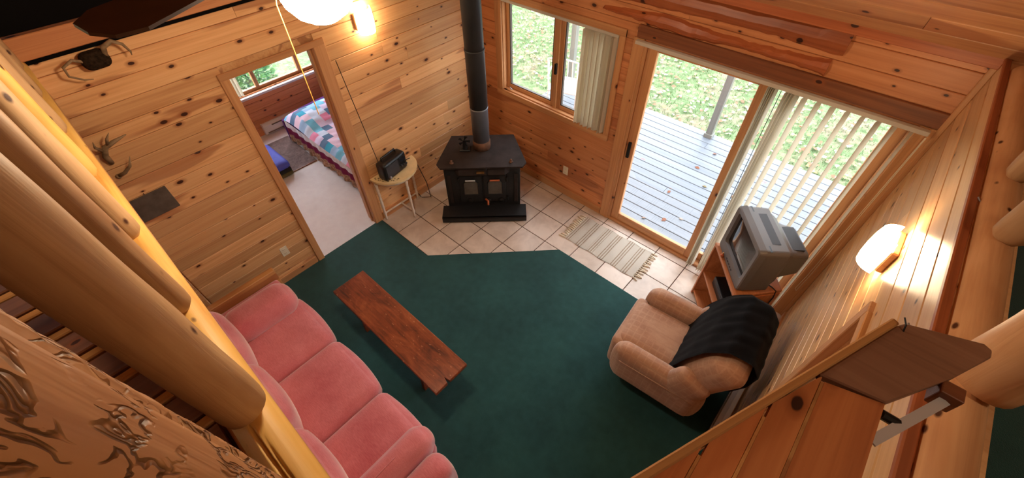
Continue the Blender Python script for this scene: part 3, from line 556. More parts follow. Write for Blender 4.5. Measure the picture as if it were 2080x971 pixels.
# ================================================================== SIDE TABLE
st = empty('side_table', (0.025, -1.49, 0), 0, 'cream half-moon side table against the wall by the stove', 'table')
n = 24; poly = [(0.0, 0.285)] + [(0.285 * math.sin(a), 0.285 * math.cos(a)) for a in [PI * i / n for i in range(1, n)]] + [(0.0, -0.285)]
bm = NB(); prism(bm, [(p[0], p[1]) for p in poly][::-1], 0.598, 0.62); mesh_obj('tabletop', bm, M['cream'], st)
bm = NB(); prism(bm, [(p[0] * 0.86, p[1] * 0.86) for p in poly][::-1], 0.55, 0.598); mesh_obj('apron', bm, M['creamleg'], st)
for i in range(16):
    a = PI * (0.60 + 0.024 * i); r = 0.235 + 0.016 * math.sin(i * 2.3); c = (r * math.sin(a), r * math.cos(a)); q = random.uniform(0, PI); s = random.uniform(0.006, 0.012)
    bm = NB(); prism(bm, [(c[0] + s * math.cos(q + u) * (1.6 if j % 2 else 0.6), c[1] + s * math.sin(q + u) * (1.6 if j % 2 else 0.6)) for j, u in enumerate([2 * PI * t / 8 for t in range(8)])], 0.62, 0.6206); mesh_obj('painted_flower', bm, M['decal'], st)
for x, y in ((0.02, -0.245), (0.235, 0.0), (0.02, 0.225)):
    prof = [(0.012, 0.0), (0.016, 0.02), (0.011, 0.06), (0.018, 0.10), (0.013, 0.14)] + [(0.013 + 0.004 * (i % 2), 0.17 + 0.03 * i) for i in range(11)] + [(0.018, 0.52), (0.02, 0.56)]
    mesh_obj('leg', lathe(NB(), prof, 12), M['creamleg'], st, (x, y, 0), smooth=True)
mesh_obj('stretcher', tube(NB(), [(0.02, -0.245, 0.10), (0.02, 0.225, 0.10)], 0.010, 8), M['creamleg'], st); mesh_obj('stretcher', tube(NB(), [(0.02, -0.01, 0.10), (0.235, 0.0, 0.10)], 0.010, 8), M['creamleg'], st)
# radio
rd = empty('radio', (0.13, -1.53, 0.62), math.radians(100), 'black portable radio with a long antenna on half-moon table', 'radio'); rd.scale = (1.15, 1.2, 1.25)
soft('body', (0, 0, 0.085), (0.145, 0.055, 0.085), 0.028, M['radio'], rd, 10); mesh_obj('handle', tube(NB(), [(-0.09, 0.02, 0.16), (-0.085, 0.02, 0.19), (0.085, 0.02, 0.19), (0.09, 0.02, 0.16)], 0.010, 8), M['radio'], rd, smooth=True)
bx('front_grille', (-0.12, 0.03, -0.058, -0.05, 0.03, 0.14), M['tvd'], rd, 0.002); bx('dial_window', (0.05, 0.12, -0.058, -0.05, 0.09, 0.14), M['screen'], rd, 0.002)
for x in (-0.10, 0.06, 0.09, 0.115): mesh_obj('knob', lathe(NB(), [(0.011, 0), (0.011, 0.014), (0.007, 0.018)], 12), M['knob'] if x < 0 else M['tvd'], rd, (x, -0.055, 0.035 if x < 0 else 0.06), (PI / 2, 0, 0))
mesh_obj('antenna', tube(NB(), [(-0.11, 0.035, 0.16), (-0.145, 0.115, 1.02)], 0.0028, 6), M['darkmetal'], rd)
mesh_obj('power_cord', tube(NB(), [(0.13, 0.03, 0.02), (0.24, 0.02, 0.005), (0.315, 0.03, -0.06), (0.32, -0.06, -0.30), (0.30, -0.10, -0.45), (0.28, 0.02, -0.5), (0.28, 0.10, -0.40)], 0.004, 6), M['radio'], rd, smooth=True)
# ================================================================== RUG
def rugmat():
    k = NT('woven_cotton'); v = k.coords((1, 1, 1), rnd=False); sx = k.new('ShaderNodeSeparateXYZ'); k.ln(v, sx.inputs[0])
    big = k.math('SINE', k.math('MULTIPLY', sx.outputs[0], 2 * PI / 0.145)); fine = k.math('SINE', k.math('MULTIPLY', sx.outputs[0], 2 * PI / 0.026))
    n = k.noise(k.scl(v, (60, 260, 60)), 1.0, 2)
    f = k.math('MULTIPLY', k.ramp(k.math('ADD', k.math('MULTIPLY', big, 0.5), 0.5), (0.45, 0.0), (0.5, 1.0)), k.ramp(k.math('ADD', k.math('MULTIPLY', fine, 0.5), 0.5), (0.55, 0.0), (0.75, 1.0)))
    f = k.math('MULTIPLY', f, k.ramp(n, (0.3, 0.5), (0.6, 1.0)))
    k.color(k.mix(f, lin(234, 226, 214), lin(176, 150, 122))); k.rough(0.95, 0.1); k.bump(n, 0.5, 0.004); return k.m
rug = empty('rug', (2.225, -0.37, 0.0), math.radians(1.0), 'cream striped woven rug with fringes before the sliding door', 'rug')
bm = NB(); nx, ny = 40, 12; gv = {}
for i in range(nx + 1):
    for j in range(ny + 1):
        x = -0.43 + 0.86 * i / nx; y = -0.215 + 0.43 * j / ny + 0.006 * math.sin(i * 0.5); gv[i, j] = bm.verts.new((x, y, 0.006 + 0.002 * math.sin(i * 0.9 + j)))
for i in range(nx):
    for j in range(ny): bm.faces.new((gv[i, j], gv[i + 1, j], gv[i + 1, j + 1], gv[i, j + 1]))
bmesh.ops.solidify(bm, geom=bm.faces[:], thickness=0.004); mesh_obj('woven_field', bm, rugmat(), rug, smooth=True)
for s in (-1, 1):
    for j in range(15):
        y = -0.205 + 0.41 * j / 14; L = random.uniform(0.05, 0.085); dy = random.uniform(-0.02, 0.02)
        mesh_obj('fringe', tube(NB(), [(s * 0.428, y, 0.008), (s * (0.43 + L * 0.5), y + dy * 0.4, 0.012), (s * (0.43 + L), y + dy, 0.006)], [0.006, 0.007, 0.004], 6), M['ivory'], rug, smooth=True)
# ================================================================== RECLINER  (faces -x)
rc = empty('recliner', (3.42, -1.275, 0), math.radians(5), 'tan plaid recliner armchair beside the right wall', 'armchair')
T = M['tan']
soft('base', (-0.02, 0, 0.16), (0.30, 0.29, 0.13), 0.03, T, rc, 8)
soft('seat_cushion', (-0.12, 0, 0.385), (0.34, 0.24, 0.10), 0.07, T, rc, 14, (0.01, 0.0, 0.025)); soft('footrest_panel', (-0.425, 0, 0.29), (0.055, 0.265, 0.18), 0.05, T, rc, 12)
for s in (-1, 1):
    soft('arm', (-0.06, s * 0.312, 0.375), (0.34, 0.08, 0.205), 0.075, T, rc, 14, (0.03, 0, 0.015)); mesh_obj('arm_piping', tube(NB(), [(-0.34, s * 0.39, 0.46), (0.0, s * 0.394, 0.47), (0.24, s * 0.39, 0.47)], 0.005, 6), T, rc, smooth=True)
BA = 0.34; BCX, BCZ = 0.21, 0.605
def backfn(q, p):
    q.y *= 1.0 + 0.04 * max(0, p[2]); q.x += 0.02 * (p[2] ** 2); return q
soft('backrest', (BCX, 0, BCZ), (0.12, 0.33, 0.35), 0.10, T, rc, 16, (0.03, 0, 0.03), (0, BA, 0), backfn)
soft('wing', (BCX - 0.09, -0.325, BCZ - 0.10), (0.13, 0.06, 0.20), 0.055, T, rc, 12, (0.01, 0.01, 0.0), (0, BA, 0)); soft('wing', (BCX - 0.09, 0.325, BCZ - 0.10), (0.13, 0.06, 0.20), 0.055, T, rc, 12, (0.01, 0.01, 0.0), (0, BA, 0))
for sx in (-0.28, 0.24):
    for sy in (-0.25, 0.25): bx('foot', (sx - 0.025, sx + 0.025, sy - 0.025, sy + 0.025, 0.008, 0.04), M['trimdark'], rc)
# black throw over the back
th = empty('throw_blanket', (3.42, -1.275, 0), math.radians(5), 'black throw blanket draped over the back of the recliner', 'blanket')
def on_back(u, v):
    """u along drape 0..1 (front bottom, over the top, down behind); v across"""
    path = [(-0.165, -0.30), (-0.175, -0.12), (-0.185, 0.08), (-0.17, 0.25), (-0.09, 0.405), (0.04, 0.435), (0.15, 0.36), (0.19, 0.20), (0.19, 0.02)]
    f = u * (len(path) - 1); i = min(int(f), len(path) - 2); t = f - i; a = path[i][0] * (1 - t) + path[i + 1][0] * t; b = path[i][1] * (1 - t) + path[i + 1][1] * t
    ca, sa = math.cos(BA), math.sin(BA); y = -0.20 + 0.60 * v - 0.10 * (1 - u) * 0.6
    if y > 0.30: a_in = (y - 0.30); b -= a_in * 0.9
    wr = 0.004 * math.sin(v * 13 + u * 7) + 0.003 * math.sin(v * 27 - u * 11 + 2 * math.sin(u * 6))
    a += -abs(wr) if a < 0 else abs(wr)
    return (BCX + a * ca + b * sa, y, BCZ - a * sa + b * ca + (abs(wr) if 0.4 < u < 0.7 else 0))
bm = NB(); nu, nv = 44, 36; gv = [[bm.verts.new(on_back(i / nu, j / nv)) for j in range(nv + 1)] for i in range(nu + 1)]
for i in range(nu):
    for j in range(nv): bm.faces.new((gv[i][j], gv[i + 1][j], gv[i + 1][j + 1], gv[i][j + 1]))
bmesh.ops.solidify(bm, geom=bm.faces[:], thickness=0.008); mesh_obj('cloth', bm, M['black_cloth'], th, smooth=True)
# ================================================================== TV STAND + TV   local: -y front
TS = math.atan2(0.787, 0.616) - PI / 2; TS = math.atan2(-0.787, 0.616)
FL = Vector((3.19, -0.32)); FR = Vector((3.55, -0.78)); fc = (FL + FR) / 2
# local x along FL->FR, local y into the corner
ts = empty('tv_stand', (fc.x, fc.y, 0), TS, 'orange pine corner television stand with an open shelf', 'tv stand')
S = M['stand']; D_ = 0.385
def trap(f0, f1, z0, z1, ins=0.0): 
    bm = NB(); prism(bm, [(-0.292 - ins, f0), (0.292 + ins, f0), (0.292 + ins - 0.086 * (f1 - f0) / D_, f1), (-0.292 - ins + 0.086 * (f1 - f0) / D_, f1)], z0, z1); bevel(bm, 0.004, 1); return bm
mesh_obj('top', trap(-0.012, D_, 0.705, 0.735), S, ts); mesh_obj('shelf', trap(0.0, D_ - 0.02, 0.33, 0.355, -0.02), S, ts); mesh_obj('bottom', trap(0.0, D_ - 0.02, 0.03, 0.055, -0.02), S, ts)
for s in (-1, 1):
    bm = NB(); a, b = s * 0.286, s * 0.268; prism(bm, [(a, 0.0), (b, 0.0), (b - s * 0.082, D_ - 0.01), (a - s * 0.082, D_ - 0.01)], 0.0, 0.705); mesh_obj('side_panel', bm, S, ts)
    o = wood('front_stile', (s * 0.286 - 0.022 if s > 0 else -0.286, s * 0.286 if s > 0 else -0.264, -0.012, 0.012, 0, 0.705), S, ts, axis='z')
    bm = NB(); k0, k1 = s * 0.2865, s * 0.2945
    prism(bm, [(k0, 0.0), (k1, 0.0), (k1 - s * 0.011, 0.05), (k0 - s * 0.011, 0.05)], 0.0, 0.705); mesh_obj('side_stile', bm, S, ts)
    bm = NB(); prism(bm, [(k0, 0.0), (k1, 0.0), (k1 - s * 0.082, D_ - 0.01), (k0 - s * 0.082, D_ - 0.01)], 0.63, 0.705); mesh_obj('side_rail', bm, S, ts)
    bm = NB(); prism(bm, [(k0 - s * 0.07, 0.33), (k1 - s * 0.07, 0.33), (k1 - s * 0.082, D_ - 0.01), (k0 - s * 0.082, D_ - 0.01)], 0.0, 0.63); mesh_obj('side_stile', bm, S, ts)
bm = NB(); box(bm, -0.19, 0.19, D_ - 0.022, D_ - 0.012, 0.03, 0.705); mesh_obj('back_panel', bm, M['trimdark'], ts)
def on_stand(x, y, z): return ts.matrix_basis @ Vector((x, y, z))
vc = empty('video_recorder', on_stand(0.05, 0.18, 0.355), TS, 'black video recorder on the shelf of the television stand', 'recorder')
bx('case', (-0.18, 0.14, -0.14, 0.12, 0.004, 0.10), M['radio'], vc, 0.004); bx('tape_slot', (-0.12, 0.06, -0.143, -0.139, 0.055, 0.08), M['tvd'], vc, 0.001); bx('display', (0.08, 0.13, -0.143, -0.139, 0.03, 0.06), M['screen'], vc, 0.001)
for i, (c_, hgt) in enumerate(((lin(40, 42, 50), 0.19), (lin(186, 190, 200), 0.20), (lin(36, 34, 36), 0.19), (lin(150, 96, 70), 0.185))):
    bk = empty('video_tape', on_stand(0.10 + 0.034 * i, 0.10, 0.055), TS, ['dark blue video tape on the lower shelf of the stand', 'pale grey video tape on the lower shelf of the stand', 'black video tape on the lower shelf of the stand', 'brown video tape on the lower shelf, nearest its side'][i], 'video tape')
    bx('sleeve', (-0.014, 0.014, -0.05, 0.05, 0, hgt), plain('tape_sleeve', c_, 0.5), bk, 0.002); bx('spine_label', (-0.010, 0.010, -0.0515, -0.0495, 0.04, hgt - 0.05), M['ivory'], bk)
tv = empty('television', on_stand(-0.02, 0.03, 0.735), TS, 'grey boxy tube television on the corner stand', 'television')
def loft_mesh(secs):
    bm = NB(); rings = []
    for y, x0, x1, z0, z1, r in secs:
        pts = []
        for cx, cz, a0 in ((x1 - r, z0 + r, -PI / 2), (x1 - r, z1 - r, 0), (x0 + r, z1 - r, PI / 2), (x0 + r, z0 + r, PI)):
            for j in range(5): a = a0 + PI / 2 * j / 4; pts.append((cx + r * math.cos(a), y, cz + r * math.sin(a)))
        rings.append([bm.verts.new(p) for p in pts])
    for a, b in zip(rings, rings[1:]):
        for j in range(20): bm.faces.new((a[j], a[(j + 1) % 20], b[(j + 1) % 20], b[j]))
    bm.faces.new(rings[0]); bm.faces.new(rings[-1][::-1]); return bm
mesh_obj('cabinet', loft_mesh([(0.03, -0.255, 0.255, 0.0, 0.47, 0.03), (0.20, -0.25, 0.25, 0.015, 0.46, 0.03), (0.205, -0.235, 0.235, 0.03, 0.445, 0.03), (0.26, -0.20, 0.20, 0.06, 0.41, 0.03), (0.265, -0.18, 0.18, 0.08, 0.38, 0.03), (0.42, -0.155, 0.155, 0.12, 0.345, 0.03)]), M['tv'], tv)
# bezel frame: outer rounded rect to inner opening
bm = NB(); N = 40
def rr(w0, w1, z0, z1, r, y, bul=0.0):
    pts = []
    for cx, cz, a0 in ((w1 - r, z0 + r, -PI / 2), (w1 - r, z1 - r, 0), (w0 + r, z1 - r, PI / 2), (w0 + r, z0 + r, PI)):
        for j in range(6): a = a0 + PI / 2 * j / 5; pts.append((cx + r * math.cos(a), y, cz + r * math.sin(a)))
    return pts
rings = [[bm.verts.new(p) for p in rr(-0.258, 0.258, -0.0, 0.475, 0.03, 0.035)], [bm.verts.new(p) for p in rr(-0.252, 0.252, 0.0, 0.470, 0.03, -0.012)], [bm.verts.new(p) for p in rr(-0.244, 0.244, 0.008, 0.462, 0.03, -0.020)], [bm.verts.new(p) for p in rr(-0.205, 0.205, 0.098, 0.425, 0.02, -0.014)], [bm.verts.new(p) for p in rr(-0.195, 0.195, 0.106, 0.417, 0.02, 0.010)]]
for a, b in zip(rings, rings[1:]):
    for j in range(24): bm.faces.new((a[j], a[(j + 1) % 24], b[(j + 1) % 24], b[j]))
mesh_obj('bezel', bm, M['tv'], tv)
bm = NB(); gv = [[bm.verts.new((-0.2 + 0.4 * i / 12, 0.012 - 0.02 * (1 - (2 * i / 12 - 1) ** 2) * (1 - (2 * j / 10 - 1) ** 2) - 0.0, 0.10 + 0.325 * j / 10)) for j in range(11)] for i in range(13)]
for i in range(12):
    for j in range(10): bm.faces.new((gv[i][j], gv[i + 1][j], gv[i + 1][j + 1], gv[i][j + 1]))
mesh_obj('screen', bm, M['screen'], tv, smooth=True)
bx('top_vent', (-0.16, 0.16, 0.09, 0.16, 0.462, 0.466), M['tvd'], tv); bx('rear_vent', (-0.12, 0.12, 0.30, 0.39, 0.352, 0.372), M['tvd'], tv)
for x in (-0.21, 0.21): bx('grip_slot', (x - 0.03, x + 0.03, 0.06, 0.075, 0.464, 0.468), M['radio'], tv)
for i in range(5): bx('button', (-0.06 + 0.03 * i, -0.045 + 0.03 * i, -0.0225, -0.016, 0.035, 0.045), M['tvd'], tv)
mesh_obj('power_cable', tube(NB(), [(0.14, 0.20, 0.02), (0.20, 0.28, 0.006), (0.232, 0.30, 0.0), (0.25, 0.30, -0.06), (0.245, 0.30, -0.3)], 0.005, 6), M['radio'], tv, smooth=True)
fg = empty('figurine', on_stand(-0.13, -0.0, 0.735), 0, 'tiny brown figurine at the front edge of the television stand', 'figurine')
mesh_obj('body', lathe(NB(), [(0.014, 0), (0.016, 0.012), (0.010, 0.026), (0.004, 0.03)], 12), M['copper'], fg, smooth=True); mesh_obj('head', lathe(NB(), [(0.002, 0.028), (0.009, 0.034), (0.008, 0.042), (0.002, 0.047)], 12), M['brass'], fg, smooth=True)
# ================================================================== WALL LIGHTS
def sconce(loc, rz, label):
    s = empty('wall_sconce', loc, rz, label, 'wall lamp')     # local: back to +y wall at y=0, light to -y
    bm = bevel(box(NB(), -0.09, 0.09, -0.03, 0.0, -0.065, 0.065), 0.006, 1); mesh_obj('wood_mount', bm, M['trim'], s)
    prof = [(0.072, -0.10), (0.078, -0.06), (0.08, 0.0), (0.078, 0.06), (0.072, 0.10)]
    bm = lathe(NB(), prof, 20, PI, 2 * PI, (0, -0.03)); mesh_obj('shade', bm, M['sconce'], s, smooth=True)
    return s
sconce((XC, -1.255, 2.03), -PI / 2, 'lit frosted wall lamp on the right wall above the recliner'); sconce((0.0, -1.36, 2.12), PI / 2, 'lit frosted wall lamp on the left wall beside the fan globe')
for o in [o for o in bpy.data.objects if o.name.startswith('wall_sconce')]: pass
# ceiling fan
G = Vector((1.87, -2.554, 3.016))
cf = empty('ceiling_fan', G, 0, 'brown-bladed ceiling fan with lit white globe and pull chain', 'ceiling fan')
mesh_obj('globe', lathe(NB(), [(0.005, -0.118), (0.05, -0.110), (0.092, -0.085), (0.122, -0.045), (0.135, 0.0), (0.128, 0.04), (0.10, 0.075), (0.065, 0.09)], 32), M['globe'], cf, smooth=True)
mesh_obj('motor', lathe(NB(), [(0.07, 0.085), (0.075, 0.12), (0.11, 0.135), (0.12, 0.20), (0.09, 0.25), (0.03, 0.27)], 32), M['darkmetal'], cf, smooth=True); mesh_obj('down_rod', tube(NB(), [(0, 0, 0.26), (0, 0, 1.68)], 0.014, 10), M['darkmetal'], cf)
for i in range(5):
    a = math.radians(-62 + 72 * i); b = empty('x', (0, 0, 0)); bpy.data.objects.remove(b)
    bm = NB(); prism(bm, [(0.20, -0.05), (0.71, -0.075), (0.77, -0.05), (0.785, 0.0), (0.77, 0.05), (0.71, 0.075), (0.20, 0.05)], -0.004, 0.004); bl_ = mesh_obj('blade', bm, M['blade'], cf, (0, 0, 0.15), (0.0, 0.0, a)); bl_.rotation_euler = (math.radians(-9), 0, a)
    bm = NB(); box(bm, 0.09, 0.26, -0.015, 0.015, -0.01, -0.004); mesh_obj('blade_iron', bm, M['darkmetal'], bl_)
mesh_obj('pull_chain', tube(NB(), [(-0.085, -0.09, 0.06), (-0.105, -0.115, -0.05), (-0.108, -0.118, -0.50)], 0.0022, 6), M['chain'], cf)
# ceiling lamp over the right-hand loft
LY = -2.75; LZ = 2.462 - LY * SL
cl = empty('ceiling_lamp', (5.1, LY, LZ - 0.42), 0, 'frosted dome ceiling lamp hanging above the right-hand loft', 'ceiling lamp')
mesh_obj('dome', lathe(NB(), [(0.005, -0.09), (0.06, -0.08), (0.12, -0.045), (0.15, 0.0), (0.14, 0.02)], 28), emit('loft_lamp_glass', lin(255, 232, 198), LOFT_E), cl, smooth=True); mesh_obj('rim', lathe(NB(), [(0.15, 0.0), (0.16, 0.01), (0.155, 0.03), (0.03, 0.06)], 28), M['brass'], cl, smooth=True); mesh_obj('stem', tube(NB(), [(0, 0, 0.05), (0, 0, 0.44)], 0.012, 10), M['brass'], cl)
# ================================================================== LEFT RAILING (runs along x)
lr = empty('log_railing', (0, 0, 0), 0, 'peeled log loft railing with thick balusters on the left', 'railing')
RYY, RZ = -3.487, 2.478
def logmesh(name, p0, p1, r0, r1, mat, parent, n=20, seg=26, wob=0.05, dome=(0, 0), rad=None):
    p0, p1 = Vector(p0), Vector(p1); qt = (p1 - p0).to_track_quat('Z', 'Y'); L = (p1 - p0).length; bm = NB(); rings = []; ph = [random.uniform(0, 6) for _ in range(6)]; ts = [i / seg for i in range(seg + 1)]
    for t in ts:
        r = r0 + (r1 - r0) * t; z = t * L
        if dome[0] and t * L < dome[0]: q = 1 - t * L / dome[0]; r *= math.sqrt(max(0.12, 1 - q * q * 0.8))
        if dome[1] and (1 - t) * L < dome[1]: q = 1 - (1 - t) * L / dome[1]; r *= math.sqrt(max(0.12, 1 - q * q * 0.8))
        ring = []
        for j in range(n):
            a = 2 * PI * j / n; rr_ = r * (1 + wob * (0.5 * math.sin(2 * a + ph[0] + t * 3) + 0.3 * math.sin(3 * a + ph[1] - t * 7) + 0.25 * math.sin(t * 23 + ph[2] + a)))
            x, y = rr_ * math.cos(a), rr_ * math.sin(a)
            if rad: m_ = rad(qt @ Vector((math.cos(a), math.sin(a), 0)), t * L); x *= m_; y *= m_
            ring.append(bm.verts.new((x + r * 0.15 * math.sin(t * 5 + ph[3]) * wob * 6, y, z)))
        rings.append(ring)
    for a, b in zip(rings, rings[1:]):
        for j in range(n): bm.faces.new((a[j], a[(j + 1) % n], b[(j + 1) % n], b[j]))
    bm.faces.new(rings[0][::-1]); bm.faces.new(rings[-1])
    rot = (p1 - p0).to_track_quat('Z', 'Y').to_euler(); return mesh_obj(name, bm, mat, parent, p0, rot, smooth=True)
def rail_crack(d, s_):
    a = math.degrees(math.atan2(d.z, d.y)); m = 1.0
    if s_ > 2.82: q = min(1, (s_ - 2.82) / 0.05); c = 104 - 26 * (s_ - 2.82); m -= 0.38 * q * max(0, 1 - abs(a - c) / 5.0)
    if s_ > 2.92: c = 90 - 30 * (s_ - 2.92); m -= 0.22 * max(0, 1 - abs(a - c) / 3.5)
    return m
logmesh('bottom_rail', (0.02, RYY, RZ), (3.96, RYY, RZ), 0.05, 0.052, M['logy'], lr, n=120, seg=110, wob=0.03, rad=rail_crack)
logmesh('top_rail', (0.02, RYY, 3.48), (3.96, RYY, 3.48), 0.05, 0.055, M['logt'], lr, seg=60, wob=0.03)
jag = [random.uniform(-1, 1) for _ in range(400)]
def near_lip(d, s_):
    a = math.degrees(math.atan2(d.y, d.x)); j = jag[int(s_ * 300) % 400]
    if 91 < a < 96: return 0.94 + 0.02 * j
    if 96 <= a < 150: return 1.012 + 0.008 * j
    return 1.0
for i, (xd, r) in enumerate(((0.25, 0.072), (0.72, 0.054), (1.14, 0.043), (1.56, 0.043), (2.02, 0.040), (2.46, 0.040), (2.9, 0.038), (3.3, 0.038))):
    logmesh('baluster', (3.528 - xd, RYY + 0.005, RZ + 0.035), (3.528 - xd, RYY + 0.005, 3.47), r, r * 0.93, (M['logc'], M['logt'], M['logt'], M['logt'], M['logy'], M['logt'], M['logt'], M['logt'])[i], lr, n=96 if i == 0 else 24, seg=160 if i == 0 else 30, wob=0.06 if i else 0.02, dome=(0.05, 0) if i else (0, 0), rad=near_lip if i == 0 else None)
# ================================================================== RIGHT RAILING (runs along y)
rl = empty('log_railing', (0, 0, 0), 0, 'reddish peeled log loft railing on the far right', 'railing')
RX, RZR = 4.055, 2.485
logmesh('bottom_rail', (RX, -3.40, RZR), (RX, -0.12, RZR), 0.058, 0.056, M['logr'], rl, seg=50, wob=0.05, dome=(0, 0.05)); logmesh('top_rail', (RX, -3.40, 3.42), (RX, -0.12, 3.42), 0.05, 0.05, M['logr'], rl, seg=50, wob=0.03)
for i, (yd, r) in enumerate(((2.05, 0.042), (1.66, 0.046), (1.05, 0.075))): logmesh('baluster', (RX + 0.01, -3.329 + yd, RZR + 0.04), (RX + 0.01, -3.329 + yd, 3.4), r, r * 0.95, M['logr'] if i == 2 else M['logt'], rl, n=24, wob=0.06, dome=(0.05, 0))
for i, (y, x) in enumerate(((-1.45, 3.985), (-2.21, 3.90))):
    o = mesh_obj('nail', tube(NB(), [(0.03, 0, -0.0), (0, 0, 0.004), (-0.012, 0.012, 0.012)], 0.0025, 6), M['metal'], rl, (x + 0.02, y, 2.50 if i == 0 else 2.52))
# ================================================================== CORNER SHELF NEAR THE RIGHT RAILING
H = 0.80
def hp(a, b): return (3.528 + a * H, -3.329 + b * H)
ZS = 3.528 - H
sh = empty('corner_shelf', (3.73, -2.85, ZS), 0, 'orange pine plank corner shelf with diagonal edge at lower right', 'shelf')
def rel(p): return (p[0] - 3.73, p[1] + 2.85)
edges = [0.0, 0.115, 0.188, 0.262, 0.390]
def xe(b): return 0.076 + (b - 0.381) * 0.42      # diagonal edge x/d as function of y/d
for a, b in zip(edges, edges[1:]):
    g_ = 0.004; y0 = -0.2
    def ye(x): return 0.381 + (x - 0.072) / 0.40
    a_, b_ = a + g_, b - g_
    if a < 0.26: poly = [(a_, y0), (b_, y0), (b_, min(ye(b_), 0.83)), (a_, min(ye(a_), 0.83))]
    else: poly = [(a_, y0), (b_, y0), (b_, 0.85), (a_, 0.815)]
    pts = [rel(hp(*p)) for p in poly]; c = (sum(p[0] for p in pts) / 4, sum(p[1] for p in pts) / 4)
    # local X along y for grain
    bm = NB(); prism(bm, [(p[1] - c[1], -(p[0] - c[0])) for p in pts], -0.02, 0.0)
    o = mesh_obj('plank', bm, M['panel'], sh, (c[0], c[1], 0), (0, 0, PI / 2))
for a, top_ in ((0.115, 0.46), (0.188, 0.635), (0.262, 0.81)):
    u0, u1 = rel(hp(a, -0.2)), rel(hp(a, top_)); bx('gap_strip', (u0[0] - 0.0026, u0[0] + 0.0026, u0[1], u1[1], -0.016, 0.0012), M['batten'], sh)
pa = Vector(rel(hp(-0.1364, -0.14))); pb = Vector(rel(hp(0.364, 1.111))); dv = (pb - pa).normalized(); nv_ = Vector((-dv.y, dv.x)); mid = (pa + pb) / 2; L = (pb - pa).length
bm = box(NB(), -L / 2, L / 2, 0.0, 0.016, -0.045, 0.008); bevel(bm, 0.003, 1); mesh_obj('edge_trim', bm, M['batten'], sh, (mid.x, mid.y, 0), (0, 0, math.atan2(dv.y, dv.x)))
pts = [rel(hp(*p)) for p in ((0.2485, 0.822), (0.357, 1.095), (0.375, 1.123), (0.535, 1.186), (0.553, 1.175), (0.553, 1.15), (0.494, 1.03), (0.385, 0.849))]; c = (sum(p[0] for p in pts) / 8, sum(p[1] for p in pts) / 8)
bm = NB(); prism(bm, [(p[0] - c[0], p[1] - c[1]) for p in pts][::-1], -0.016, 0.006); bevel(bm, 0.003, 1); mesh_obj('top_board', bm, M['shelf'], sh, (c[0], c[1], 0))
q0, q1 = Vector(rel(hp(0.392, 0.755))), Vector(rel(hp(0.50, 0.975))); dv = (q1 - q0); bm = box(NB(), 0, dv.length, -0.009, 0.009, -0.022, -0.018); mesh_obj('metal_strap', bm, M['strap'], sh, (q0.x, q0.y, 0), (0, 0, math.atan2(dv.y, dv.x)))
q2 = rel(hp(0.39, 0.835)); q3 = rel(hp(0.44, 0.85)); mesh_obj('bracket_rod', tube(NB(), [(q2[0], q2[1], -0.016), (q3[0], q3[1], -0.03)], 0.010, 10), M['darkmetal'], sh); bx('strap_block', (q1.x - 0.018, q1.x + 0.02, q1.y - 0.0, q1.y + 0.035, -0.05, -0.002), M['trimdark'], sh, 0.003)
mesh_obj('bent_nail', tube(NB(), [(pb.x + 0.01, pb.y - 0.02, 0.0), (pb.x + 0.005, pb.y - 0.01, 0.018), (pb.x - 0.003, pb.y + 0.002, 0.024)], 0.0018, 6), M['darkmetal'], sh)
# ================================================================== WALL THINGS
def outlet(loc, rz, label, w=0.07, h=0.115, switch=False):
    o = empty('wall_switch' if switch else 'wall_outlet', loc, rz, label, 'switch' if switch else 'outlet'); mesh_obj('cover_plate', bevel(box(NB(), -w / 2, w / 2, -0.006, 0, -h / 2, h / 2), 0.002, 1), M['ivory'], o)
    if switch: bx('toggle', (-0.005, 0.005, -0.016, -0.004, -0.01, 0.012), M['ivory'], o)
    else:
        for z in (-0.025, 0.025): so = bx('socket', (-0.016, 0.016, -0.0085, -0.004, z - 0.014, z + 0.014), M['ivory'], o, 0.002); bx('slot', (-0.007, -0.005, -0.0092, -0.008, z - 0.005, z + 0.005), M['ivoryd'], so); bx('slot', (0.005, 0.007, -0.0092, -0.008, z - 0.005, z + 0.005), M['ivoryd'], so)
outlet((0.0, -2.848, 0.366), PI / 2, 'ivory wall outlet left of the bedroom doorway'); outlet((1.328, 0.0, 0.356), 0, 'ivory wall outlet right of the wood stove'); outlet((XC, -2.367, 2.30), -PI / 2, 'ivory light switch seen below the corner shelf', switch=True)
pq = empty('wall_plaque', (0.0, -3.43, 1.412), PI / 2, 'dark slate rectangular plaque hanging on the left wall', 'plaque'); mesh_obj('slab', bevel(box(NB(), -0.13, 0.135, -0.014, 0.0, -0.098, 0.098), 0.003, 1), M['slate'], pq)
mesh_obj('hanging_hook', tube(NB(), [(0, -0.002, 0.095), (0, -0.006, 0.11)], 0.003, 6), M['darkmetal'], pq)
sk = empty('horned_skull', (0.0, -3.15, 2.42), PI / 2, 'dark furry skull cap with curved horns below the wall top', 'mounted horns')
soft('fur_cap', (-0.01, -0.045, 0.0), (0.072, 0.045, 0.052), 0.042, M['fur'], sk, 10); 
mesh_obj('horn', tube(NB(), [(-0.05, -0.06, 0.0), (-0.11, -0.08, 0.04), (-0.165, -0.09, 0.02), (-0.17, -0.09, -0.03), (-0.12, -0.09, -0.07), (-0.08, -0.09, -0.08)], [0.010, 0.009, 0.008, 0.0065, 0.005, 0.002], 8), M['antler'], sk, smooth=True)
mesh_obj('horn', tube(NB(), [(0.04, -0.06, 0.0), (0.06, -0.08, 0.06), (0.11, -0.09, 0.08), (0.15, -0.09, 0.05), (0.165, -0.09, 0.0), (0.16, -0.09, -0.02)], [0.016, 0.015, 0.013, 0.009, 0.006, 0.002], 8), M['antler'], sk, smooth=True)
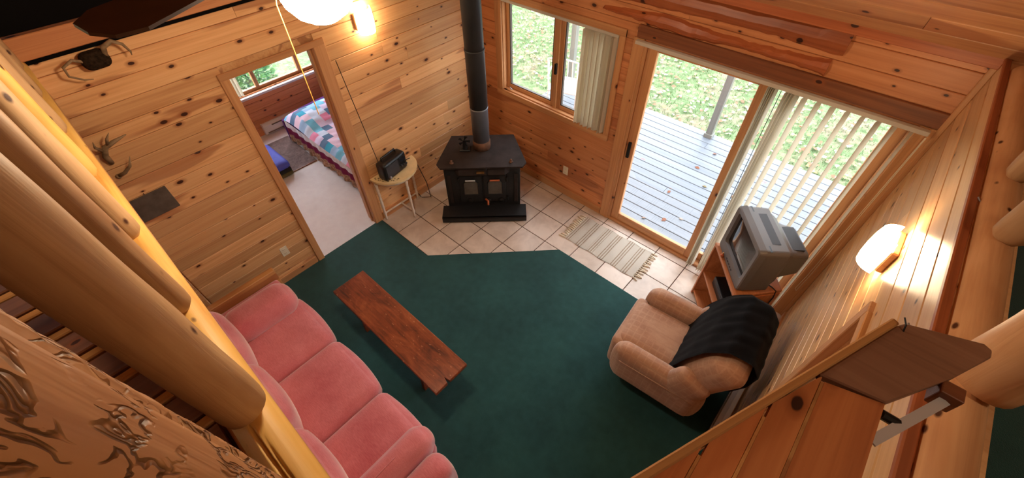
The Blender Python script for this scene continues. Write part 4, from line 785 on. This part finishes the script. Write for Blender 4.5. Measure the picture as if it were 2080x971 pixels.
def antler(loc, label, sc, flip=1):
    a = empty('antler', loc, PI / 2, label, 'antler')
    def b(nm, pts, rad): mesh_obj(nm, tube(NB(), [(p[0] * sc, p[1] * sc, p[2] * sc * flip) for p in pts], [r * sc for r in rad], 8), M['antler'], a, smooth=True)
    b('beam', [(-0.05, -0.01, -0.12), (-0.05, -0.04, -0.05), (-0.02, -0.06, 0.01), (0.04, -0.07, 0.03), (0.12, -0.06, 0.04)], [0.016, 0.018, 0.017, 0.013, 0.004])
    b('tine', [(-0.04, -0.05, -0.01), (-0.06, -0.08, 0.04), (-0.05, -0.09, 0.08)], [0.011, 0.008, 0.002]); b('tine', [(0.0, -0.065, 0.02), (0.02, -0.09, 0.07), (0.05, -0.09, 0.10)], [0.010, 0.008, 0.002])
antler((0.0, -3.40, 1.93), 'branched brown antler on the left wall, upper of two', 1.0); 
a2 = empty('antler', (0.0, -3.43, 1.77), PI / 2, 'single curved brown antler tine on the left wall, lower of two', 'antler'); mesh_obj('beam', tube(NB(), [(-0.04, -0.005, -0.06), (0.0, -0.04, -0.04), (0.05, -0.06, 0.0), (0.085, -0.06, 0.06)], [0.013, 0.012, 0.009, 0.002], 8), M['antler'], a2, smooth=True); mesh_obj('burr', tube(NB(), [(-0.045, 0.0, -0.065), (-0.035, -0.012, -0.058)], [0.018, 0.016], 8), M['antler'], a2, smooth=True)
def heater(loc, rz, L, label):
    h = empty('baseboard_heater', loc, rz, label, 'heater'); bm = NB(); prism(bm, [(0.0, 0.02), (-0.06, 0.02), (-0.065, 0.06), (-0.06, 0.14), (-0.03, 0.17), (0.0, 0.17)], -L / 2, L / 2, 'x'); mesh_obj('cover', bm, M['white'], h)
    bx('vent_slot', (-L / 2 + 0.12, L / 2 - 0.05, -0.068, -0.055, 0.125, 0.14), M['ivoryd'], h); bx('vent_slot', (-L / 2 + 0.03, L / 2 - 0.03, -0.066, -0.05, 0.03, 0.045), M['ivoryd'], h); bx('end_cap', (-L / 2 - 0.008, -L / 2, -0.07, 0, 0.015, 0.175), M['white'], h); bx('end_cap', (L / 2, L / 2 + 0.008, -0.07, 0, 0.015, 0.175), M['white'], h)
heater((XC - 0.017, -1.12, 0.008), -PI / 2, 0.86, 'white baseboard heater behind the recliner'); heater((BX, -1.35, 0.01), PI / 2, 1.0, 'white baseboard heater on the bedroom wall beside the bed')
# ================================================================== BEDROOM
def quilt():
    k = NT('patchwork_quilt'); v = k.coords((1, 1, 1), rnd=False); sx = k.new('ShaderNodeSeparateXYZ'); k.ln(v, sx.inputs[0])
    P_ = 0.105; row = k.math('FLOOR', k.math('DIVIDE', sx.outputs[1], P_)); off = k.math('MULTIPLY', k.math('MODULO', row, 2.0), 0.5)
    colx = k.math('FLOOR', k.math('ADD', k.math('DIVIDE', sx.outputs[0], P_ * 1.15), off)); cb = k.new('ShaderNodeCombineXYZ'); k.ln(colx, cb.inputs[0]); k.ln(row, cb.inputs[1])
    wn = k.new('ShaderNodeTexWhiteNoise', noise_dimensions='2D'); k.ln(cb.outputs[0], wn.inputs['Vector'])
    dg = k.math('FRACT', k.math('ADD', k.math('MULTIPLY', k.math('ADD', colx, row), 0.17), k.math('MULTIPLY', wn.outputs['Value'], 0.25)))
    n = k.new('ShaderNodeValToRGB'); n.color_ramp.interpolation = 'CONSTANT'; cols = [lin(120, 186, 214), lin(204, 214, 236), lin(226, 140, 172), lin(214, 196, 224), lin(96, 120, 150), lin(70, 160, 190), lin(232, 200, 220), lin(160, 190, 226)]
    e = n.color_ramp.elements
    while len(e) < len(cols): e.new(0.5)
    for i, c in enumerate(cols): e[i].position = i / len(cols); e[i].color = c
    k.ln(dg, n.inputs[0]); k.color(n.outputs[0]); k.rough(0.9, 0.1); k.bump(k.noise(v, 40, 2), 0.3, 0.005); return k.m
def skirt():
    k = NT('quilt_border'); v = k.coords((1, 1, 1), rnd=False); sx = k.new('ShaderNodeSeparateXYZ'); k.ln(v, sx.inputs[0]); n = k.noise(v, 38, 3)
    low = k.ramp(n, (0.35, lin(120, 92, 70)), (0.65, lin(186, 150, 128))); top = k.ramp(n, (0.3, lin(196, 186, 190)), (0.7, lin(224, 214, 216)))
    z = sx.outputs[2]; c = k.mix(k.ramp(z, (0.165, 0.0), (0.17, 1.0)), low, lin(116, 38, 72)); c = k.mix(k.ramp(z, (0.27, 0.0), (0.275, 1.0)), c, top); k.color(c); k.rough(0.95, 0.1); k.bump(n, 0.4, 0.005); return k.m
bed = empty('bed', (0, 0, 0), 0, 'bed with pastel patchwork quilt seen through the bedroom doorway', 'bed')
soft('mattress', (-1.36, -1.04, 0.28), (0.86, 0.60, 0.10), 0.08, M['plum'], bed, 8); bx('box_base', (-2.16, -0.58, -1.60, -0.45, 0.012, 0.19), M['skirtdark'], bed)
bm = NB(); nx, ny = 60, 30; gv = {}
for i in range(nx + 1):
    for j in range(ny + 1):
        x = -2.24 + 1.74 * i / nx; y = -1.67 + 1.27 * j / ny; e = min(1, min(i / nx, 1 - i / nx) * 22, min(j / ny, 1 - j / ny) * 14); gv[i, j] = bm.verts.new((x, y, 0.36 + 0.065 * math.sqrt(e) + 0.09 * math.sin(PI * min(1, i / nx * 2.6)) * (0.4 + 0.6 * e) + 0.006 * math.sin(i * 1.3) * math.sin(j * 0.9)))
for i in range(nx):
    for j in range(ny): bm.faces.new((gv[i, j], gv[i + 1, j], gv[i + 1, j + 1], gv[i, j + 1]))
mesh_obj('quilt', bm, quilt(), bed, smooth=True)
bm = NB(); path = []; x = -2.24
while x < -0.505: path.append((x, -1.67)); x += 0.02
yy = -1.67
while yy < -0.4: path.append((-0.50, yy)); yy += 0.02
lo = []; hi = []
for i, (x, y) in enumerate(path):
    w_ = 0.016 * math.sin(i * 0.75) + 0.008 * math.sin(i * 0.31); ox, oy = (0, -w_ - 0.01) if y <= -1.66 else (w_ + 0.01, 0)
    hi.append(bm.verts.new((x, y, 0.365))); lo.append((bm.verts.new((x + ox * 0.6, y + oy * 0.6, 0.22)), bm.verts.new((x + ox, y + oy, 0.05 + 0.015 * math.sin(i * 0.12)))))
for i in range(len(path) - 1): bm.faces.new((hi[i], hi[i + 1], lo[i + 1][0], lo[i][0])); bm.faces.new((lo[i][0], lo[i + 1][0], lo[i + 1][1], lo[i][1]))
mesh_obj('quilt_border', bm, skirt(), bed, smooth=True)
bm = NB(); prism(bm, [(-1.68 + 1.29 * i / 12, 0.34 + 0.07 * math.sin(PI * i / 12) ** 0.6) for i in range(13)] + [(-0.39, 0.02), (-1.68, 0.02)], -2.30, -2.255, 'x'); mesh_obj('headboard', bm, M['plum'], bed)
mt = empty('floor_mat', (-2.02, -1.93, 0.01), math.radians(-2), 'mottled brown mat on the bedroom floor beside the bed', 'mat'); mesh_obj('pile', bevel(box(NB(), -0.42, 0.42, -0.33, 0.26, 0, 0.012), 0.003, 1), M['mat'], mt); bx('edge_binding', (0.415, 0.43, -0.33, 0.26, 0, 0.014), M['trimdark'], mt)
bg_ = empty('folded_sleeping_bag', (-1.86, -2.22, 0.022), math.radians(0), 'blue folded sleeping bag lying just inside the bedroom doorway', 'sleeping bag')
soft('outer_shell', (0, 0, 0.14), (0.30, 0.20, 0.055), 0.05, M['bluebag'], bg_, 10, (0, 0, 0.02)); soft('inner_lining', (0.02, 0, 0.075), (0.29, 0.19, 0.035), 0.03, M['bagdark'], bg_, 8); soft('bottom_fold', (0.03, 0.0, 0.03), (0.29, 0.19, 0.03), 0.025, M['olive'], bg_, 8)
bl3 = empty('vertical_blind', (BX + 0.03, -1.98, 2.13), 0, 'grey-white vertical blind bunched at the bedroom window', 'blind'); bx('headrail', (-0.02, 0.02, -0.35, 1.5, -0.012, 0.012), M['blind'], bl3)
for i in range(8): slat(bl3, 0.0, -0.16 + 0.035 * i, -1.48, -0.014, math.radians(20 + random.uniform(-12, 12)))
# ================================================================== OUTSIDE
gz = -0.62
def lawn():
    k = NT('leafy_lawn'); v = k.coords((1, 1, 1), rnd=False); n = k.noise(v, 0.9, 4); n2 = k.noise(v, 9, 4, 0.7); n3 = k.noise(v, 60, 2)
    c = k.ramp(n2, (0.35, lin(96, 116, 78)), (0.65, lin(122, 142, 104))); c2 = k.ramp(n3, (0.35, lin(140, 118, 104)), (0.65, lin(164, 144, 132)))
    k.color(k.mix(k.math('MULTIPLY', k.ramp(k.math('ADD', k.math('MULTIPLY', n, 0.5), k.math('MULTIPLY', n2, 0.5)), (0.48, 0.0), (0.58, 1.0)), 0.6), c, c2)); k.rough(0.95, 0.1); k.bump(n3, 0.7, 0.03); return k.m
bm = NB(); vs_ = [bm.verts.new(p) for p in ((-30, -25, gz), (30, -25, gz), (30, 40, gz), (-30, 40, gz))]; bm.faces.new(vs_); struct('ground_lawn', bm, lawn())
rnd = random.Random(3)
leafcols = [plain('leaf_' + nme, c, 0.7, 0.2) for nme, c in (('tan', lin(166, 138, 120)), ('rust', lin(158, 106, 84)), ('cream', lin(184, 168, 156)), ('yellow', lin(164, 146, 102)))]
def leaf_pts(cx, cy, z, s, a, tilt):
    out = []
    for px, py in ((0, -1), (0.45, -0.45), (0.6, 0.15), (0.25, 0.55), (0, 1.05), (-0.25, 0.55), (-0.6, 0.15), (-0.45, -0.45)):
        x, y = px * s, py * s; out.append((cx + x * math.cos(a) - y * math.sin(a), cy + x * math.sin(a) + y * math.cos(a), z + tilt * px * s * 0.6 + abs(px) * s * 0.25))
    return out
bm = NB()
for i in range(7600):
    x, y = rnd.uniform(-7, 9), 2.75 + abs(rnd.gauss(0, 4.0))
    if rnd.random() < 0.12: x, y = rnd.uniform(-9, -3.2), rnd.uniform(-5, 3)
    f = bm.faces.new([bm.verts.new(p) for p in leaf_pts(x, y, gz + 0.03 + rnd.random() * 0.03, rnd.uniform(0.025, 0.05), rnd.uniform(0, 6.3), rnd.uniform(-1, 1))]); f.material_index = rnd.randrange(4)
o = mesh_obj('fallen_leaves', bm, leafcols[0]); [o.data.materials.append(m_) for m_ in leafcols[1:]]; tag(o, 'pale autumn leaves scattered thickly over the lawn', 'leaves', None, 'stuff')
bm = NB()
for i in range(14000):
    x, y = rnd.uniform(-6, 8), 2.72 + abs(rnd.gauss(0, 3.0)); a = rnd.uniform(0, 6.3); h = rnd.uniform(0.03, 0.08); wd = 0.006
    bm.faces.new([bm.verts.new(p) for p in ((x - wd * math.cos(a), y - wd * math.sin(a), gz), (x + wd * math.cos(a), y + wd * math.sin(a), gz), (x + rnd.uniform(-0.03, 0.03), y + rnd.uniform(-0.03, 0.03), gz + h))])
o = mesh_obj('lawn_grass', bm, plain('grass_blades', lin(108, 132, 86), 0.8, 0.2)); tag(o, 'green grass blades of the lawn beyond the deck', 'grass', None, 'stuff')
# deck
DZ0 = -0.15
bm = NB(); box(bm, -0.52, 6.0, 2.58, 2.62, DZ0 - 0.2, DZ0 - 0.04); box(bm, -0.50, -0.46, 0.16, 2.6, DZ0 - 0.2, DZ0 - 0.04); box(bm, 2.7, 2.74, 0.16, 2.6, DZ0 - 0.2, DZ0 - 0.04); box(bm, 5.9, 5.94, 0.16, 2.6, DZ0 - 0.2, DZ0 - 0.04)
for x in (-0.45, 2.09, 4.63):
    for y in (0.3, 2.5): box(bm, x - 0.05, x + 0.05, y - 0.05, y + 0.05, gz, DZ0 - 0.04)
deck = struct('floor_deck', bm, M['post']); y = 0.155; i = 0
while y < 2.64:
    cs = [-0.55, 6.05] if i % 3 else [-0.55, 1.2 + 2.6 * rnd.random(), 6.05]
    for p, q in zip(cs, cs[1:]): plank(deck, q - p - 0.004, 0.035, 0.132, M['deck'], ((p + q) / 2, y + 0.066, DZ0), (-PI / 2, 0, 0))
    y += 0.1395; i += 1
for i, (x, lb) in enumerate(((-0.45, 'weathered square porch post at the deck corner'), (2.09, 'weathered square porch post seen through the sliding door'), (4.63, 'weathered square porch post at the right of the deck'))):
    pt = empty('porch_post', (x, 2.56, DZ0), 0, lb, 'post'); wood('shaft', (-0.045, 0.045, -0.045, 0.045, 0.0, 2.55), M['post'], pt, axis='z'); bx('base_block', (-0.06, 0.06, -0.06, 0.06, 0.0, 0.06), M['post'], pt, 0.004)
pb_ = wood('porch_beam', (-0.6, 6.1, 2.50, 2.62, DZ0 + 2.55, DZ0 + 2.70), M['post'], None); tag(pb_, 'weathered horizontal beam carried by the porch posts', 'beam')
spots = sorted([(2.25, 1.05), (2.55, 1.45), (2.30, 1.75), (2.72, 1.78), (2.62, 2.05), (2.35, 2.2), (2.9, 1.5), (2.75, 0.95), (2.45, 0.55), (2.25, 0.42), (2.6, 0.70), (2.8, 2.35), (3.2, 2.12), (3.45, 1.4), (3.3, 0.8)], key=lambda q: q[1])
ordn = ['nearest', 'second nearest', 'third nearest', 'fourth nearest', 'fifth nearest', 'sixth nearest', 'seventh nearest', 'eighth nearest', 'ninth nearest', 'tenth nearest', 'eleventh nearest', 'twelfth nearest', 'third farthest from', 'second farthest from', 'farthest from']
for i, (x, y) in enumerate(spots):
    bm = NB(); bm.faces.new([bm.verts.new(p) for p in leaf_pts(0, 0, 0.004, rnd.uniform(0.028, 0.04), rnd.uniform(0, 6.3), rnd.uniform(0, 0.5))]); bmesh.ops.solidify(bm, geom=bm.faces[:], thickness=0.001)
    o = mesh_obj('fallen_leaf', bm, leafcols[i % 4], None, (x, y, DZ0 + 0.003)); tag(o, ('tan', 'rust', 'cream', 'yellow')[i % 4] + ' dry leaf on the deck boards, ' + ordn[i] + ' the sliding door', 'leaf', 'fallen leaves on the deck')
# white patio chair beyond the window
pc = empty('patio_chair', (0.02, 1.75, DZ0), math.radians(200), 'white metal patio chair on the deck outside the window', 'chair')
for s in (-1, 1):
    mesh_obj('front_leg', tube(NB(), [(s * 0.24, -0.24, 0.0), (s * 0.25, -0.25, 0.4), (s * 0.26, -0.22, 0.62), (s * 0.26, 0.0, 0.66), (s * 0.24, 0.22, 0.62)], 0.014, 8), M['white'], pc, smooth=True); mesh_obj('rear_leg', tube(NB(), [(s * 0.23, 0.28, 0.0), (s * 0.22, 0.20, 0.4), (s * 0.22, 0.27, 0.92)], 0.014, 8), M['white'], pc, smooth=True)
soft('seat', (0, -0.02, 0.41), (0.24, 0.24, 0.018), 0.016, M['white'], pc, 8)
for i in range(5): mesh_obj('back_slat', tube(NB(), [(-0.14 + 0.07 * i, 0.20, 0.42), (-0.14 + 0.07 * i, 0.27, 0.92)], 0.009, 6), M['white'], pc)
mesh_obj('top_rail', tube(NB(), [(-0.22, 0.27, 0.92), (0, 0.29, 0.96), (0.22, 0.27, 0.92)], 0.013, 8), M['white'], pc, smooth=True)
# shrub outside the bedroom window
for ci, (lm, lb, cy) in enumerate(((leafcols[1], 'red-leaved shrub outside the bedroom window', -1.75), (plain('shrub_green', lin(104, 150, 84), 0.7, 0.2), 'green shrub outside the bedroom window', -1.0))):
    sb = empty('shrub', (-5.2, cy, gz), 0, lb, 'shrub'); bm = NB()
    for i in range(700):
        t, p_ = rnd.uniform(0, 6.3), rnd.gauss(0, 0.5); r = 0.45 * rnd.random() ** 0.4; bm.faces.new([bm.verts.new(q) for q in leaf_pts(r * math.cos(t) * math.cos(p_), r * math.sin(t) * math.cos(p_), 0.5 + 0.45 * math.sin(p_), 0.05, rnd.uniform(0, 6.3), rnd.uniform(-1.5, 1.5))])
    f_ = mesh_obj('foliage', bm, lm, sb); f_['kind'] = 'stuff'
    for a in range(5): mesh_obj('stem', tube(NB(), [(0, 0, 0), (0.15 * math.cos(a * 1.25), 0.15 * math.sin(a * 1.25), 0.5)], [0.015, 0.006], 6), M['post'], sb)
